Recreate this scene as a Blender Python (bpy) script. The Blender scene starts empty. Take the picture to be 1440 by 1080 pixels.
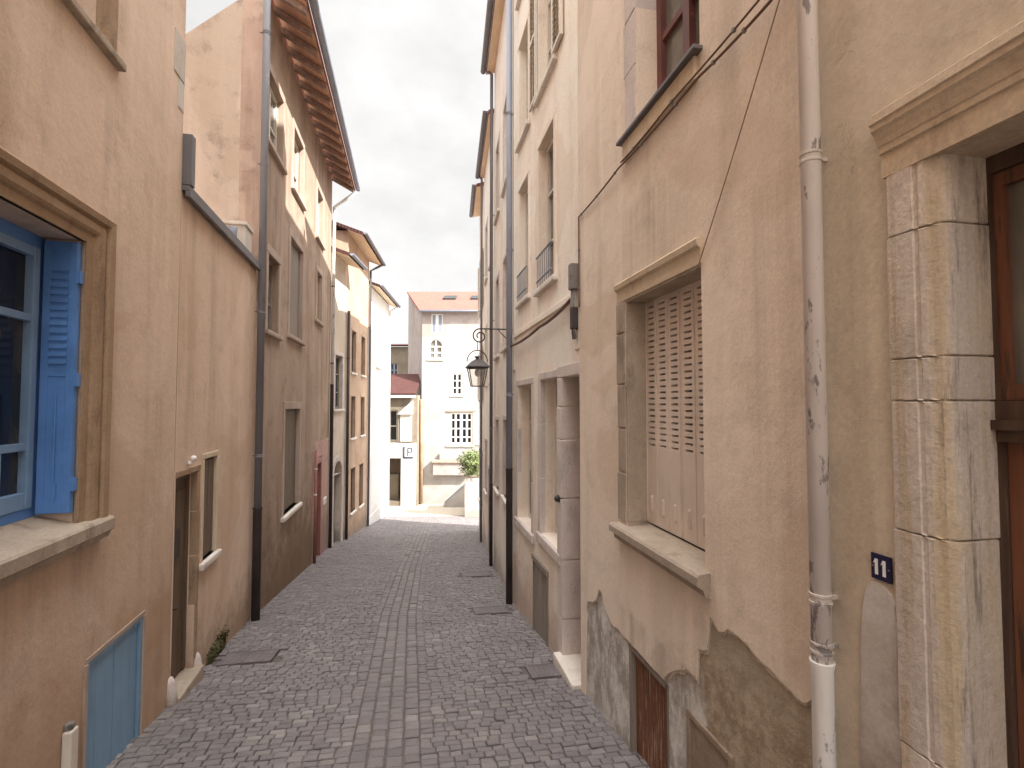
import bpy, bmesh, math, random
from mathutils import Vector, Matrix
random.seed(11)
S = bpy.context.scene
COL = S.collection
EYE = 2.05

# ------------------------------------------------------------------ ground
GP = [(-400, .7), (-5, .7), (12, -1.68), (22, -2.88), (27, -3.18), (900, -3.18)]
def g(y):
    for (a, za), (b, zb) in zip(GP, GP[1:]):
        if y <= b:
            return za + (zb - za) * (y - a) / (b - a)
    return GP[-1][1]

# ------------------------------------------------------------------ node helpers
class N:
    def __init__(s, name):
        s.m = bpy.data.materials.new(name); s.m.use_nodes = True
        s.t = s.m.node_tree; s.b = s.t.nodes['Principled BSDF']
        s.tc = s.t.nodes.new('ShaderNodeTexCoord')
    def new(s, ty, **kw):
        n = s.t.nodes.new(ty)
        for k, v in kw.items():
            setattr(n, k, v)
        return n
    def link(s, a, b): s.t.links.new(a, b)
    def val(s, sock, v):
        if hasattr(v, 'is_linked') or isinstance(v, bpy.types.NodeSocket): s.link(v, sock)
        else:
            if isinstance(v, (tuple, list)) and len(v) == 3 and sock.type == 'RGBA': v = (*v, 1)
            sock.default_value = v
    def math(s, op, a, b=0.0, clamp=False):
        n = s.new('ShaderNodeMath', operation=op); n.use_clamp = clamp
        s.val(n.inputs[0], a); s.val(n.inputs[1], b); return n.outputs[0]
    def mix(s, f, a, b, mode='MIX'):
        n = s.new('ShaderNodeMix', data_type='RGBA', blend_type=mode)
        s.val(n.inputs[0], f); s.val(n.inputs[6], a); s.val(n.inputs[7], b); return n.outputs[2]
    def mapr(s, v, a, b, c=0.0, d=1.0, smooth=True):
        n = s.new('ShaderNodeMapRange'); n.interpolation_type = 'SMOOTHSTEP' if smooth else 'LINEAR'
        s.val(n.inputs[0], v)
        for i, x in enumerate((a, b, c, d)): s.val(n.inputs[i + 1], x)
        return n.outputs[0]
    def coord(s, scale=(1, 1, 1), loc=(0, 0, 0), rot=(0, 0, 0)):
        n = s.new('ShaderNodeMapping'); s.link(s.tc.outputs['Object'], n.inputs[0])
        n.inputs['Scale'].default_value = scale; n.inputs['Location'].default_value = loc; n.inputs['Rotation'].default_value = rot
        return n.outputs[0]
    def noise(s, scale, detail=4, rough=.55, sc=(1, 1, 1), loc=(0, 0, 0), dist=0.0):
        n = s.new('ShaderNodeTexNoise'); s.link(s.coord(sc, loc), n.inputs['Vector'])
        n.inputs['Scale'].default_value = scale; n.inputs['Detail'].default_value = detail
        n.inputs['Roughness'].default_value = rough; n.inputs['Distortion'].default_value = dist
        return n.outputs[0]
    def sep(s):
        n = s.new('ShaderNodeSeparateXYZ'); s.link(s.tc.outputs['Object'], n.inputs[0]); return n.outputs
    def bump(s, h, strength=.3, dist=.01, prev=None):
        n = s.new('ShaderNodeBump'); n.inputs['Strength'].default_value = strength; n.inputs['Distance'].default_value = dist
        s.link(h, n.inputs['Height'])
        if prev is not None: s.link(prev, n.inputs['Normal'])
        return n.outputs[0]
    def done(s, col, rough=.85, normal=None, metal=0.0, spec=.3):
        s.val(s.b.inputs['Base Color'], col); s.val(s.b.inputs['Roughness'], rough); s.val(s.b.inputs['Metallic'], metal)
        s.b.inputs['Specular IOR Level'].default_value = spec
        if normal is not None: s.link(normal, s.b.inputs['Normal'])
        return s.m

def plaster(name, c1, c2, streak=.35, dirt_shade=(.11, .09, .075), dirt_shade_h=.7, dirt_shade_s=.6, seed=0, bump=.3, stains=(), grime=.35, extra=None, crack=.55):
    n = N(name); L = (seed * 3.7, seed * 1.9, seed * 2.3)
    c1, c2 = [tuple(min(.84, .95 * v ** .70 + .05 * (.3 * c[0] + .6 * c[1] + .1 * c[2]) ** .68) for v in c) for c in (c1, c2)]
    big = n.noise(.9, 6, .62, loc=L)
    col = n.mix(n.mapr(big, .36, .64), c1, c2)
    st = n.noise(1.5, 4, .6, sc=(2.0, 2.0, .2), loc=L)
    col = n.mix(n.math('MULTIPLY', n.mapr(st, .45, .75), streak), col, tuple(x * .62 for x in c1))
    st2 = n.noise(2.5, 4, .6, sc=(2.6, 2.6, .14), loc=(L[0] + 9, L[1], L[2]))
    col = n.mix(n.math('MULTIPLY', n.mapr(st2, .52, .75), streak * .55), col, tuple(min(1, x * 1.3) for x in c2))
    gr = n.noise(2.6, 8, .72, loc=(L[0] + 4, L[1] + 7, L[2]))
    col = n.mix(n.math('MULTIPLY', n.mapr(gr, .5, .72), min(1, grime * 1.5)), col, tuple(x * .62 for x in c1))
    fine = n.noise(55, 5, .7, loc=L)
    col = n.mix(.5, col, n.mix(n.mapr(fine, .3, .7), tuple(x * .8 for x in (1, 1, 1)), (1.12, 1.12, 1.12)), 'MULTIPLY')
    pt = n.noise(.55, 3, .5, loc=(L[0] + 11, L[1] + 2, L[2] + 5), dist=.6)
    col = n.mix(n.math('MULTIPLY', n.mapr(pt, .545, .57), .34), col, tuple(min(.84, v * k) for v, k in zip(c2, (1.12, 1.12, 1.14))))
    col = n.mix(n.math('MULTIPLY', n.mapr(pt, .445, .42), .36), col, tuple(v * k for v, k in zip(c1, (.80, .74, .66))))
    vr = n.new('ShaderNodeTexVoronoi', feature='DISTANCE_TO_EDGE'); vr.inputs['Scale'].default_value = .8
    va = n.new('ShaderNodeVectorMath', operation='ADD'); n.link(n.coord((1, 1, .8), L), va.inputs[0])
    wv = n.new('ShaderNodeTexNoise'); wv.inputs['Scale'].default_value = 3; wv.inputs['Detail'].default_value = 5; n.link(n.tc.outputs['Object'], wv.inputs['Vector']); n.link(wv.outputs['Color'], va.inputs[1]); n.link(va.outputs[0], vr.inputs['Vector'])
    ck = n.math('MULTIPLY', n.mapr(vr.outputs['Distance'], .0035, .0), n.mapr(st, .52, .66))
    col = n.mix(n.math('MULTIPLY', ck, crack), col, tuple(v * .4 for v in c1))
    x, y, z = n.sep()
    for (a, b, top, ln, amt) in stains:
        xw = n.math('ADD', x, n.math('MULTIPLY', n.math('SUBTRACT', gr, .5), .5))
        mt = n.math('MULTIPLY', n.mapr(xw, a - .15, a + .25), n.mapr(xw, b + .15, b - .25))
        mz = n.math('MULTIPLY', n.mapr(z, top - ln, top), n.mapr(z, top + .03, top - .03))
        ss = n.mapr(n.noise(2, 4, .65, sc=(3.2, 3.2, .12), loc=(L[0] + top, 2, 1)), .36, .74)
        col = n.mix(n.math('MULTIPLY', n.math('MULTIPLY', mt, mz), n.math('MULTIPLY', ss, amt)), col, (.17, .13, .1))
    dz = n.math('ADD', z, n.math('MULTIPLY', n.math('SUBTRACT', gr, .5), 2.2 * dirt_shade_h))
    col = n.mix(n.math('MULTIPLY', n.mapr(dz, 0, dirt_shade_h, 1, 0), dirt_shade_s), col, dirt_shade)  # base dirt; on brown, orange and rose walls also painted contact shade
    if extra: col = extra(n, col, x, y, z)
    bm1 = n.bump(n.noise(7, 5, .6, loc=L), bump, .02)
    bm2 = n.bump(n.noise(110, 4, .7, loc=L), bump * .9, .004, bm1)
    return n.done(col, .92, bm2, spec=.15)

def stone(name, c1, c2, c3, seed=0, bump=.5, sc=1.0, lift=.78, ochre=None):
    n = N(name); L = (seed * 2.1, seed * 5.3, seed)
    if lift: c1, c2, c3 = [tuple(min(.84, v ** lift) for v in c) for c in (c1, c2, c3)]
    a = n.noise(2.2 * sc, 7, .68, loc=L); b = n.noise(4.5 * sc, 6, .7, sc=(1, 1, .45), loc=(L[0] + 5, 1, 3))
    col = n.mix(n.mapr(a, .36, .64), c1, c2)
    col = n.mix(n.math('MULTIPLY', n.mapr(b, .5, .7), .75), col, c3)
    if ochre:
        gi = n.new('ShaderNodeNewGeometry'); rp = gi.outputs['Random Per Island']
        col = n.mix(.7, col, n.mix(rp, (.66, .64, .63), (1.1, 1.07, 1.02)), 'MULTIPLY')
        xs = n.sep()[0]; ab = n.math('ABSOLUTE', n.math('SUBTRACT', xs, 1.63))
        ab = n.math('ADD', ab, n.math('MULTIPLY', n.math('SUBTRACT', b, .5), .06))
        col = n.mix(n.math('MULTIPLY', n.mapr(ab, .034, .012), n.mapr(n.noise(1.3, 6, .7, sc=(4, 4, .35), loc=(3, 9, 1)), .38, .62, .1, .7)), col, (.48, .375, .225))
        v = n.noise(2.0, 5, .65, sc=(6, 6, .22), loc=(L[0], 3, 8))
        col = n.mix(n.math('MULTIPLY', n.mapr(v, .5, .66), .8), col, ochre)
        k_ = n.noise(1.7, 7, .75, sc=(5, 5, .5), loc=(L[0] + 2, 6, 8))
        col = n.mix(n.math('MULTIPLY', n.mapr(k_, .56, .68), .75), col, (.13, .11, .09))
    f = n.noise(70, 5, .7); p = n.noise(22, 3, .6, loc=L)
    col = n.mix(.5, col, n.mix(n.mapr(f, .3, .7), (.75, .75, .75), (1.15, 1.15, 1.15)), 'MULTIPLY')
    col = n.mix(n.math('MULTIPLY', n.mapr(p, .66, .74), .45), col, tuple(v * .5 for v in c1))
    b1 = n.bump(a, bump, .02); b2 = n.bump(f, bump, .004, b1); b3 = n.bump(p, bump * .6, .008, b2)
    return n.done(col, .9, b3, spec=.2)

def paint(name, c, chip=None, chip_amt=.62, rough=.5, var=.25, seed=0, grain=(1, 1, 1), bump=.15, metal=0.0):
    n = N(name); L = (seed * 3.1, seed, seed * 1.7)
    a = n.noise(3, 6, .65, sc=grain, loc=L)
    col = n.mix(n.mapr(a, .3, .7), tuple(x * (1 - var) for x in c), tuple(min(1, x * (1 + var)) for x in c))
    ch = n.noise(9, 6, .7, sc=grain, loc=(L[0] + 3, L[1], 2))
    if chip: col = n.mix(n.mapr(ch, chip_amt, chip_amt + .05), col, chip)
    return n.done(col, n.mapr(a, .2, .8, rough - .12, rough + .2), n.bump(ch, bump, .006), metal=metal, spec=.4)

def glass_dark(name, c=(.02, .022, .025), rough=.06, var=0.0, c2=None):
    n = N(name)
    col = c
    if c2:
        a = n.noise(1.6, 4, .6, sc=(1.5, 1.5, .7), loc=(2, 1, 4)); col = n.mix(n.mapr(a, .42, .62), c, c2)
    w = n.noise(1.2, 2, .5)
    return n.done(col, rough, n.bump(w, .06, .05), spec=.5)

# materials ----------------------------------------------------------
def peel_extra(n, col, x, y, z):
    return col
M = {}
M['L1'] = plaster('plaster_salmon', (.51, .34, .23), (.57, .40, .285), .55, seed=1, dirt_shade_s=.45, dirt_shade_h=.7, dirt_shade=(.30, .16, .075), stains=[(2.0, 3.7, 1.10, 1.0, .35)], grime=.25)
M['L2'] = plaster('plaster_orange', (.54, .34, .22), (.58, .395, .275), .55, seed=2, dirt_shade_s=.65, dirt_shade_h=.7, dirt_shade=(.2, .13, .075), grime=.25)
M['L3'] = plaster('plaster_brown', (.25, .16, .108), (.29, .19, .128), .9, seed=3, dirt_shade_s=.8, dirt_shade_h=2.2, dirt_shade=(.15, .09, .055), grime=.55)
M['gable'] = plaster('plaster_gable', (.5, .37, .28), (.56, .43, .33), .35, seed=4, dirt_shade_s=.0, grime=.7)
M['edge'] = plaster('faded_brick_edge', (.40, .235, .17), (.5, .33, .24), .6, seed=25, dirt_shade_s=0, grime=.8)
M['L3low'] = plaster('plaster_dusky_pink', (.36, .19, .15), (.40, .24, .19), .35, seed=5, dirt_shade_s=.5)
M['L4'] = plaster('plaster_stone_grey', (.46, .36, .27), (.52, .42, .32), .4, seed=6)
M['L4b'] = plaster('plaster_ochre', (.32, .19, .115), (.37, .23, .145), .3, seed=7)
M['L5'] = plaster('limewash_white', (.52, .505, .485), (.57, .56, .54), .12, seed=8, dirt_shade_s=.15, grime=.12)
M['R0'] = plaster('plaster_sand', (.43, .34, .235), (.50, .40, .28), .5, seed=9, dirt_shade_s=.3, dirt_shade_h=.8, stains=[(1.9, 2.3, 12, 12, .25)], grime=.3)
M['R1'] = plaster('plaster_beige', (.64, .495, .365), (.70, .55, .42), .5, seed=10, dirt_shade_s=.0, stains=[(3.0, 4.1, 4.05, 1.3, .4), (2.95, 4.2, .99, .8, .55), (2.15, 2.6, 3.6, 3.2, .35)], grime=.3)
M['R2'] = plaster('plaster_pale_rose', (.80, .635, .51), (.84, .69, .565), .3, seed=11, dirt_shade_s=.6, dirt_shade_h=.9, dirt_shade=(.34, .25, .2), grime=.25)
M['R3'] = plaster('plaster_cream_grey', (.70, .59, .49), (.76, .65, .55), .4, seed=12, dirt_shade_s=.5)
M['R4'] = plaster('plaster_pale_cream', (.76, .66, .55), (.82, .72, .61), .4, seed=13, dirt_shade_s=.5)
M['R5'] = plaster('plaster_light_pink', (.74, .60, .50), (.80, .66, .56), .4, seed=14, dirt_shade_s=.5)
M['E2'] = plaster('limewash_warm_white', (.25, .23, .212), (.29, .27, .25), .12, seed=15, dirt_shade_s=.2, grime=.12)
M['E2up'] = plaster('plaster_faded_rose', (.27, .215, .195), (.31, .25, .23), .15, seed=16, dirt_shade_s=0)
M['E1'] = plaster('plaster_tan', (.12, .092, .06), (.15, .115, .08), .2, seed=17, dirt_shade_s=.2)
def base_extra(n, col, x, y, z):
    # two layers of old work: pale flaking limewash at the far end, raw sandy mortar nearer the pipe
    w = n.noise(2.4, 6, .7, loc=(7, 2, 9))
    m = n.mapr(n.math('ADD', x, n.math('MULTIPLY', n.math('SUBTRACT', w, .5), .8)), 2.98, 3.06)
    b = n.noise(4, 7, .75, sc=(1.3, 1.3, .75), loc=(1, 8, 4))
    pale = n.mix(n.mapr(b, .40, .60), (.66, .64, .61), (.36, .325, .29))
    brown = n.mix(n.mapr(n.noise(9, 7, .75, loc=(4, 4, 4)), .38, .62), (.29, .22, .155), (.47, .385, .29))
    brown = n.mix(n.mapr(z, .95, 1.5), brown, (.42, .36, .28))
    return n.mix(m, brown, n.mix(n.mapr(z, .7, 1.25), pale, (.36, .29, .22)))
M['R1base'] = plaster('old_base_mortar', (.36, .29, .22), (.42, .34, .27), .4, seed=18, dirt_shade_s=.0, bump=.9, extra=base_extra)
M['under'] = plaster('scratch_coat', (.40, .32, .23), (.47, .38, .28), .4, seed=27, dirt_shade_s=0, bump=.8, grime=.6)
M['vent'] = stone('brown_vent_stone', (.27, .2, .15), (.33, .26, .2), (.17, .125, .1), 12, .6, 2, None)
M['L3trim'] = plaster('brown_trim', (.29, .2, .15), (.33, .235, .175), .45, seed=23, dirt_shade_s=0)
M['repair'] = plaster('cement_repair', (.44, .395, .35), (.50, .455, .405), .35, seed=19, dirt_shade_s=.85, dirt_shade_h=1.1, dirt_shade=(.2, .15, .1), bump=.2)
M['stoneR'] = stone('door_stone', (.50, .44, .40), (.57, .50, .43), (.31, .26, .215), 1, .8, ochre=(.46, .36, .23))
M['stoneR2'] = stone('grey_lilac_stone', (.50, .42, .385), (.56, .48, .44), (.35, .295, .27), 2)
M['stoneY'] = stone('ochre_stone', (.53, .40, .26), (.56, .45, .32), (.32, .23, .15), 3)
M['stoneL'] = stone('brown_stone', (.27, .175, .105), (.34, .235, .15), (.155, .1, .062), 4, lift=.9)
M['sill'] = stone('sill_stone', (.33, .265, .205), (.40, .33, .26), (.17, .13, .1), 5, lift=.9)
M['pale_sill'] = stone('pale_sill_stone', (.62, .55, .48), (.68, .62, .55), (.45, .38, .32), 6)
M['blue'] = paint('blue_paint', (.10, .24, .56), (.2, .34, .6), .68, .5, .18, 1)
M['blue_light'] = paint('pale_blue_paint', (.22, .36, .56), (.3, .42, .58), .66, .45, .12, 2)
M['blue_grey'] = paint('grey_blue_paint', (.2, .34, .5), (.32, .4, .46), .66, .6, .14, 3, (1, 1, .4))
M['shutter'] = paint('grey_beige_metal_paint', (.66, .575, .50), (.36, .28, .22), .68, .6, .1, 4, (1, 1, .5))
M['slot'] = paint('slot_shade', (.2, .135, .085), None, .6, .8, .2)
M['wood_dark'] = paint('dark_brown_wood', (.075, .045, .03), (.13, .09, .06), .6, .6, .35, 5, (6, 6, .4))
M['wood_red'] = paint('red_brown_wood', (.165, .068, .038), (.08, .045, .03), .55, .5, .35, 6, (5, 5, .3))
M['wood_rust'] = paint('worn_red_wood', (.17, .07, .038), (.36, .27, .2), .56, .8, .4, 7, (7, 7, .4), .5)
M['wood_door'] = paint('brown_door_wood', (.13, .09, .06), (.2, .15, .1), .6, .65, .3, 8, (5, 5, .4))
M['wood_grey'] = paint('weathered_grey_wood', (.24, .205, .175), (.34, .29, .25), .58, .8, .25, 9, (6, 6, .3), .4)
M['wood_maroon'] = paint('maroon_paint', (.15, .055, .05), (.2, .1, .08), .62, .5, .25, 10)
M['wood_soffit'] = paint('soffit_boards', (.66, .39, .26), (.5, .28, .18), .6, .8, .15, 11, (1, 4, 1))
M['soffit_cream'] = paint('cream_soffit', (.8, .64, .46), None, .6, .8, .08, 12)
M['rafter'] = paint('rafter_wood', (.32, .22, .18), (.22, .15, .12), .6, .8, .25, 13, (1, 5, 5))
M['white'] = paint('white_paint', (.75, .73, .7), (.6, .57, .53), .68, .5, .06, 14)
M['offwhite'] = paint('off_white_paint', (.62, .57, .5), (.45, .4, .34), .64, .55, .08, 15)
M['pipe_pale'] = paint('flaking_cream_pipe_paint', (.80, .74, .70), (.33, .30, .30), .575, .55, .1, 16, (1, 1, .35), .3)
M['pipe_white'] = paint('flaking_white_iron', (.76, .74, .71), (.36, .36, .37), .56, .6, .12, 17, (1, 1, .4), .35)
M['zinc_mid'] = paint('mid_grey_zinc', (.19, .185, .2), (.26, .25, .26), .62, .5, .15, 31, (1, 1, .2), .1)
M['pipe_collar'] = paint('grimy_collar_paint', (.5, .44, .39), (.2, .18, .17), .56, .6, .15, 30)
M['zinc'] = paint('blue_grey_zinc', (.26, .28, .34), (.34, .35, .38), .62, .5, .15, 18, (1, 1, .2), .1)
M['zinc_dark'] = paint('dark_zinc', (.15, .14, .15), (.22, .2, .2), .62, .5, .2, 19, (1, 1, .2), .1)
M['iron_dark'] = paint('dark_cast_iron', (.045, .035, .035), (.09, .06, .05), .62, .55, .3, 20)
M['iron'] = paint('black_wrought_iron', (.035, .03, .03), (.07, .055, .05), .62, .5, .2, 21)
M['cap_iron'] = paint('lantern_cap_paint', (.10, .085, .085), None, .6, .5, .15, 22)
M['cover'] = paint('worn_cover_iron', (.15, .128, .135), (.2, .175, .175), .55, .65, .25, 23, bump=.5)
M['cable'] = paint('brown_cable', (.15, .085, .055), None, .6, .6, .1, 24)
M['wire'] = paint('thin_wire', (.30, .2, .14), None, .6, .6, .1, 24)
M['box_grey'] = paint('grey_plastic', (.2, .185, .175), (.1, .09, .08), .6, .6, .12, 25)
M['plate'] = paint('navy_enamel', (.014, .013, .05), None, .6, .3, .08, 26)
M['digit'] = paint('white_enamel', (.8, .8, .8), None, .6, .35, .03, 27)
M['pink'] = paint('dusty_red_paint', (.30, .13, .11), (.4, .24, .2), .62, .6, .15, 28)
M['green'] = paint('muted_green_paint', (.2, .26, .2), None, .6, .6, .15, 29)
M['glass'] = glass_dark('dark_window_glass', (.018, .018, .02), .05)
M['glass_room'] = glass_dark('window_glass_with_room', (.012, .014, .02), .05, c2=(.075, .065, .06))
M['glass_pale'] = glass_dark('dusty_glass', (.22, .2, .17), .2, c2=(.30, .27, .22))
M['glass_grey'] = glass_dark('grey_glass', (.13, .12, .105), .12, c2=(.2, .185, .16))
def tiles(name, c1, c2, sc=5):
    n = N(name)
    br = n.new('ShaderNodeTexBrick'); n.link(n.coord((1, 1, 1)), br.inputs['Vector'])
    br.inputs['Scale'].default_value = sc; br.inputs['Color1'].default_value = (*c1, 1); br.inputs['Color2'].default_value = (*c2, 1)
    br.inputs['Mortar'].default_value = (*[x * .4 for x in c1], 1); br.inputs['Mortar Size'].default_value = .03
    a = n.noise(1.5, 6, .7)
    col = n.mix(n.mapr(a, .45, .7), br.outputs[0], tuple(x * .6 for x in c2))
    return n.done(col, .85, n.bump(br.outputs[0], .5, .02), spec=.2)
M['tiles'] = tiles('clay_tiles', (.29, .105, .08), (.34, .145, .115))
M['tiles_dark'] = tiles('dark_red_tiles', (.085, .036, .032), (.115, .05, .045))
def m_sett():
    n = N('granite_setts')
    gi = n.new('ShaderNodeNewGeometry')
    r = n.new('ShaderNodeValToRGB'); n.link(gi.outputs['Random Per Island'], r.inputs[0])
    e = r.color_ramp.elements
    e[0].position = 0; e[0].color = (.165, .147, .150, 1); e[1].position = 1; e[1].color = (.285, .26, .248, 1)
    for p, c in ((.25, (.192, .172, .174)), (.5, (.205, .184, .184)), (.75, (.216, .195, .193)), (.93, (.234, .212, .206))):
        k = e.new(p); k.color = (*c, 1)
    a = n.noise(.7, 6, .65); f = n.noise(60, 5, .7)
    col = n.mix(n.math('MULTIPLY', n.mapr(a, .4, .66), .4), r.outputs[0], (.155, .139, .138))
    col = n.mix(.6, col, n.mix(n.mapr(f, .3, .7), (.72, .72, .72), (1.2, 1.2, 1.2)), 'MULTIPLY')
    return n.done(col, n.mapr(f, .2, .8, .5, .8), n.bump(f, .5, .006), spec=.35)
M['sett'] = m_sett()
M['joint'] = stone('joint_sand', (.125, .108, .1), (.16, .138, .125), (.09, .078, .072), 9, .6, 3, None)
M['earth'] = stone('ground_soil', (.22, .2, .17), (.26, .23, .2), (.17, .15, .13), 10, .4, 1, None)
M['plaza'] = stone('pale_paving', (.42, .37, .3), (.47, .42, .35), (.34, .29, .24), 11, .3, 2, None)
def m_leaf(name, c1, c2):
    n = N(name); gi = n.new('ShaderNodeNewGeometry')
    col = n.mix(gi.outputs['Random Per Island'], c1, c2)
    n.b.inputs['Subsurface Weight'].default_value = 0
    return n.done(col, .55, spec=.3)
M['leaf'] = m_leaf('shrub_leaves', (.07, .10, .035), (.24, .28, .10))
M['moss'] = m_leaf('moss', (.06, .06, .025), (.14, .125, .055))
def m_clear():
    n = N('lantern_glass')
    t = n.new('ShaderNodeBsdfTransparent'); t.inputs[0].default_value = (.93, .92, .9, 1)
    gl = n.new('ShaderNodeBsdfGlossy'); gl.inputs['Roughness'].default_value = .08
    mx = n.new('ShaderNodeMixShader'); mx.inputs[0].default_value = .12
    n.link(t.outputs[0], mx.inputs[1]); n.link(gl.outputs[0], mx.inputs[2])
    out = [k for k in n.t.nodes if k.type == 'OUTPUT_MATERIAL'][0]
    n.link(mx.outputs[0], out.inputs[0]); return n.m
M['lamp_glass'] = m_clear()

# ------------------------------------------------------------------ object helpers
def link(o, parent=None):
    COL.objects.link(o)
    if parent: o.parent = parent
    return o
def build(name, bm, mat, parent=None, smooth=False, label=None):
    bmesh.ops.remove_doubles(bm, verts=bm.verts, dist=1e-5)
    bmesh.ops.recalc_face_normals(bm, faces=bm.faces)
    me = bpy.data.meshes.new(name); bm.to_mesh(me); bm.free()
    if smooth:
        for p in me.polygons: p.use_smooth = True
    me.materials.append(mat)
    o = bpy.data.objects.new(name, me)
    if label: o['label'] = label
    return link(o, parent)
def tag(o, label, cat, group=None):
    o['label'] = label; o['category'] = cat
    if group: o['group'] = group
    return o

class Frame:
    """A wall line from a to b: t runs along it, out points to the street, z is world height."""
    def __init__(s, a, b, side, ref=None):
        s.a = Vector((a[0], a[1])); d = Vector((b[0] - a[0], b[1] - a[1])); s.len = d.length; s.d = d.normalized()
        s.ang = math.atan2(s.d.y, s.d.x); s.sg = 1 if side == 'R' else -1   # R: street lies on the left of the line
        s.off = Vector((0, 0, 0))
    def world(s, t, out, z):
        n = Vector((-s.d.y, s.d.x)) * s.sg
        p = s.a + s.d * t + n * out
        return Vector((p.x, p.y, z))
    def gz(s, t, out=0): return g(s.world(t, out, 0).y)
    def thing(s, name, label, cat, t, out, z, group=None):
        o = bpy.data.objects.new(name, None); o.empty_display_size = .2
        o.location = s.world(t, out, z); o.rotation_euler = (0, 0, s.ang); link(o)
        tag(o, label, cat, group)
        f = Frame(s.a, s.a + s.d * s.len, 'R' if s.sg == 1 else 'L'); f.off = Vector((t, out, z)); f.root = o
        return f
    def P(s, t, out, z): return Vector((t - s.off.x, (out - s.off.y) * s.sg, z - s.off.z))

def quad(bm, pts):
    vs = [bm.verts.new(p) for p in pts]
    try: return bm.faces.new(vs)
    except ValueError: return None
def box(bm, f, t0, t1, o0, o1, z0, z1, bev=0.0):
    c = [f.P(t, o, z) for z in (z0, z1) for o in (o0, o1) for t in (t0, t1)]
    v = [bm.verts.new(p) for p in c]
    fs = [bm.faces.new([v[i] for i in q]) for q in ((0, 1, 3, 2), (4, 6, 7, 5), (0, 4, 5, 1), (2, 3, 7, 6), (0, 2, 6, 4), (1, 5, 7, 3))]
    if bev:
        es = {e for x in fs for e in x.edges}
        bmesh.ops.bevel(bm, geom=list(es), offset=bev, segments=2, affect='EDGES', profile=.6)
    return v
def jbox(bm, f, t0, t1, o0, o1, z0, z1, bev=.01, j=.004):
    r = lambda: random.uniform(-j, j)
    box(bm, f, t0 + r(), t1 + r(), o0, o1 + r(), z0, z1, bev)
def tube(bm, pts, r, seg=12, caps=True):
    pts = [Vector(p) for p in pts]; n = len(pts)
    rs = r if isinstance(r, (list, tuple)) else [r] * n
    rings = []; up = None
    for i, p in enumerate(pts):
        d = (pts[min(i + 1, n - 1)] - pts[max(i - 1, 0)])
        if d.length < 1e-9: d = Vector((0, 0, 1))
        d.normalize()
        if up is None:
            up = Vector((1, 0, 0)) if abs(d.x) < .8 else Vector((0, 1, 0))
        x = (up - d * up.dot(d)).normalized(); y = d.cross(x); up = x
        rings.append([bm.verts.new(p + (x * math.cos(a) + y * math.sin(a)) * rs[i]) for a in [2 * math.pi * k / seg for k in range(seg)]])
    for A, B in zip(rings, rings[1:]):
        for k in range(seg): bm.faces.new((A[k], A[(k + 1) % seg], B[(k + 1) % seg], B[k]))
    if caps:
        bm.faces.new(rings[0]); bm.faces.new(rings[-1])
def grid_wall(bm, f, t0, t1, z0, z1, holes, out=0.0, step=None):
    ts = sorted({t0, t1, *[x for h in holes for x in h[:2] if t0 < x < t1]}); zs = sorted({z0, z1, *[x for h in holes for x in h[2:4] if z0 < x < z1]})
    for a, b in zip(ts, ts[1:]):
        for c, d in zip(zs, zs[1:]):
            tm, zm = (a + b) / 2, (c + d) / 2
            if any(h[0] < tm < h[1] and h[2] < zm < h[3] for h in holes): continue
            quad(bm, [f.P(a, out, c), f.P(b, out, c), f.P(b, out, d), f.P(a, out, d)])
    for h in holes:
        a, b, c, d = h[:4]; dp = h[4]
        if not dp: continue
        i = out - dp - .03
        c2 = max(c, z0)
        quad(bm, [f.P(a, out, c2), f.P(a, i, c2), f.P(a, i, d), f.P(a, out, d)])
        quad(bm, [f.P(b, out, c2), f.P(b, i, c2), f.P(b, i, d), f.P(b, out, d)])
        quad(bm, [f.P(a, out, d), f.P(b, out, d), f.P(b, i, d), f.P(a, i, d)])
        quad(bm, [f.P(a, out, c2), f.P(b, out, c2), f.P(b, i, c2), f.P(a, i, c2)])
def mass(bm, f, t0, t1, z0, z1, depth, top=True, ends=(True, True), splay=0.0):
    A = [(t0, 0), (t1, 0), (t1 + splay, -depth), (t0, -depth)]
    q = lambda i, j: quad(bm, [f.P(*A[i], z0), f.P(*A[j], z0), f.P(*A[j], z1), f.P(*A[i], z1)])
    if ends[1]: q(1, 2)
    q(2, 3)
    if ends[0]: q(3, 0)
    if top: quad(bm, [f.P(*p, z1) for p in A])

def house(name, label, a, b, side, t0, t1, z0, z1, mat, holes, depth=6, cat='house', **kw):
    fr = Frame(a, b, side)
    gz = g(fr.world((t0 + t1) / 2, 0, 0).y)
    f = fr.thing(name, label, cat, 0, 0, gz)
    bm = bmesh.new(); grid_wall(bm, f, t0, t1, z0, z1, holes); mass(bm, f, t0, t1, z0, z1, depth, **kw)
    f.wall = build('wall', bm, mat, f.root)
    return f

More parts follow.
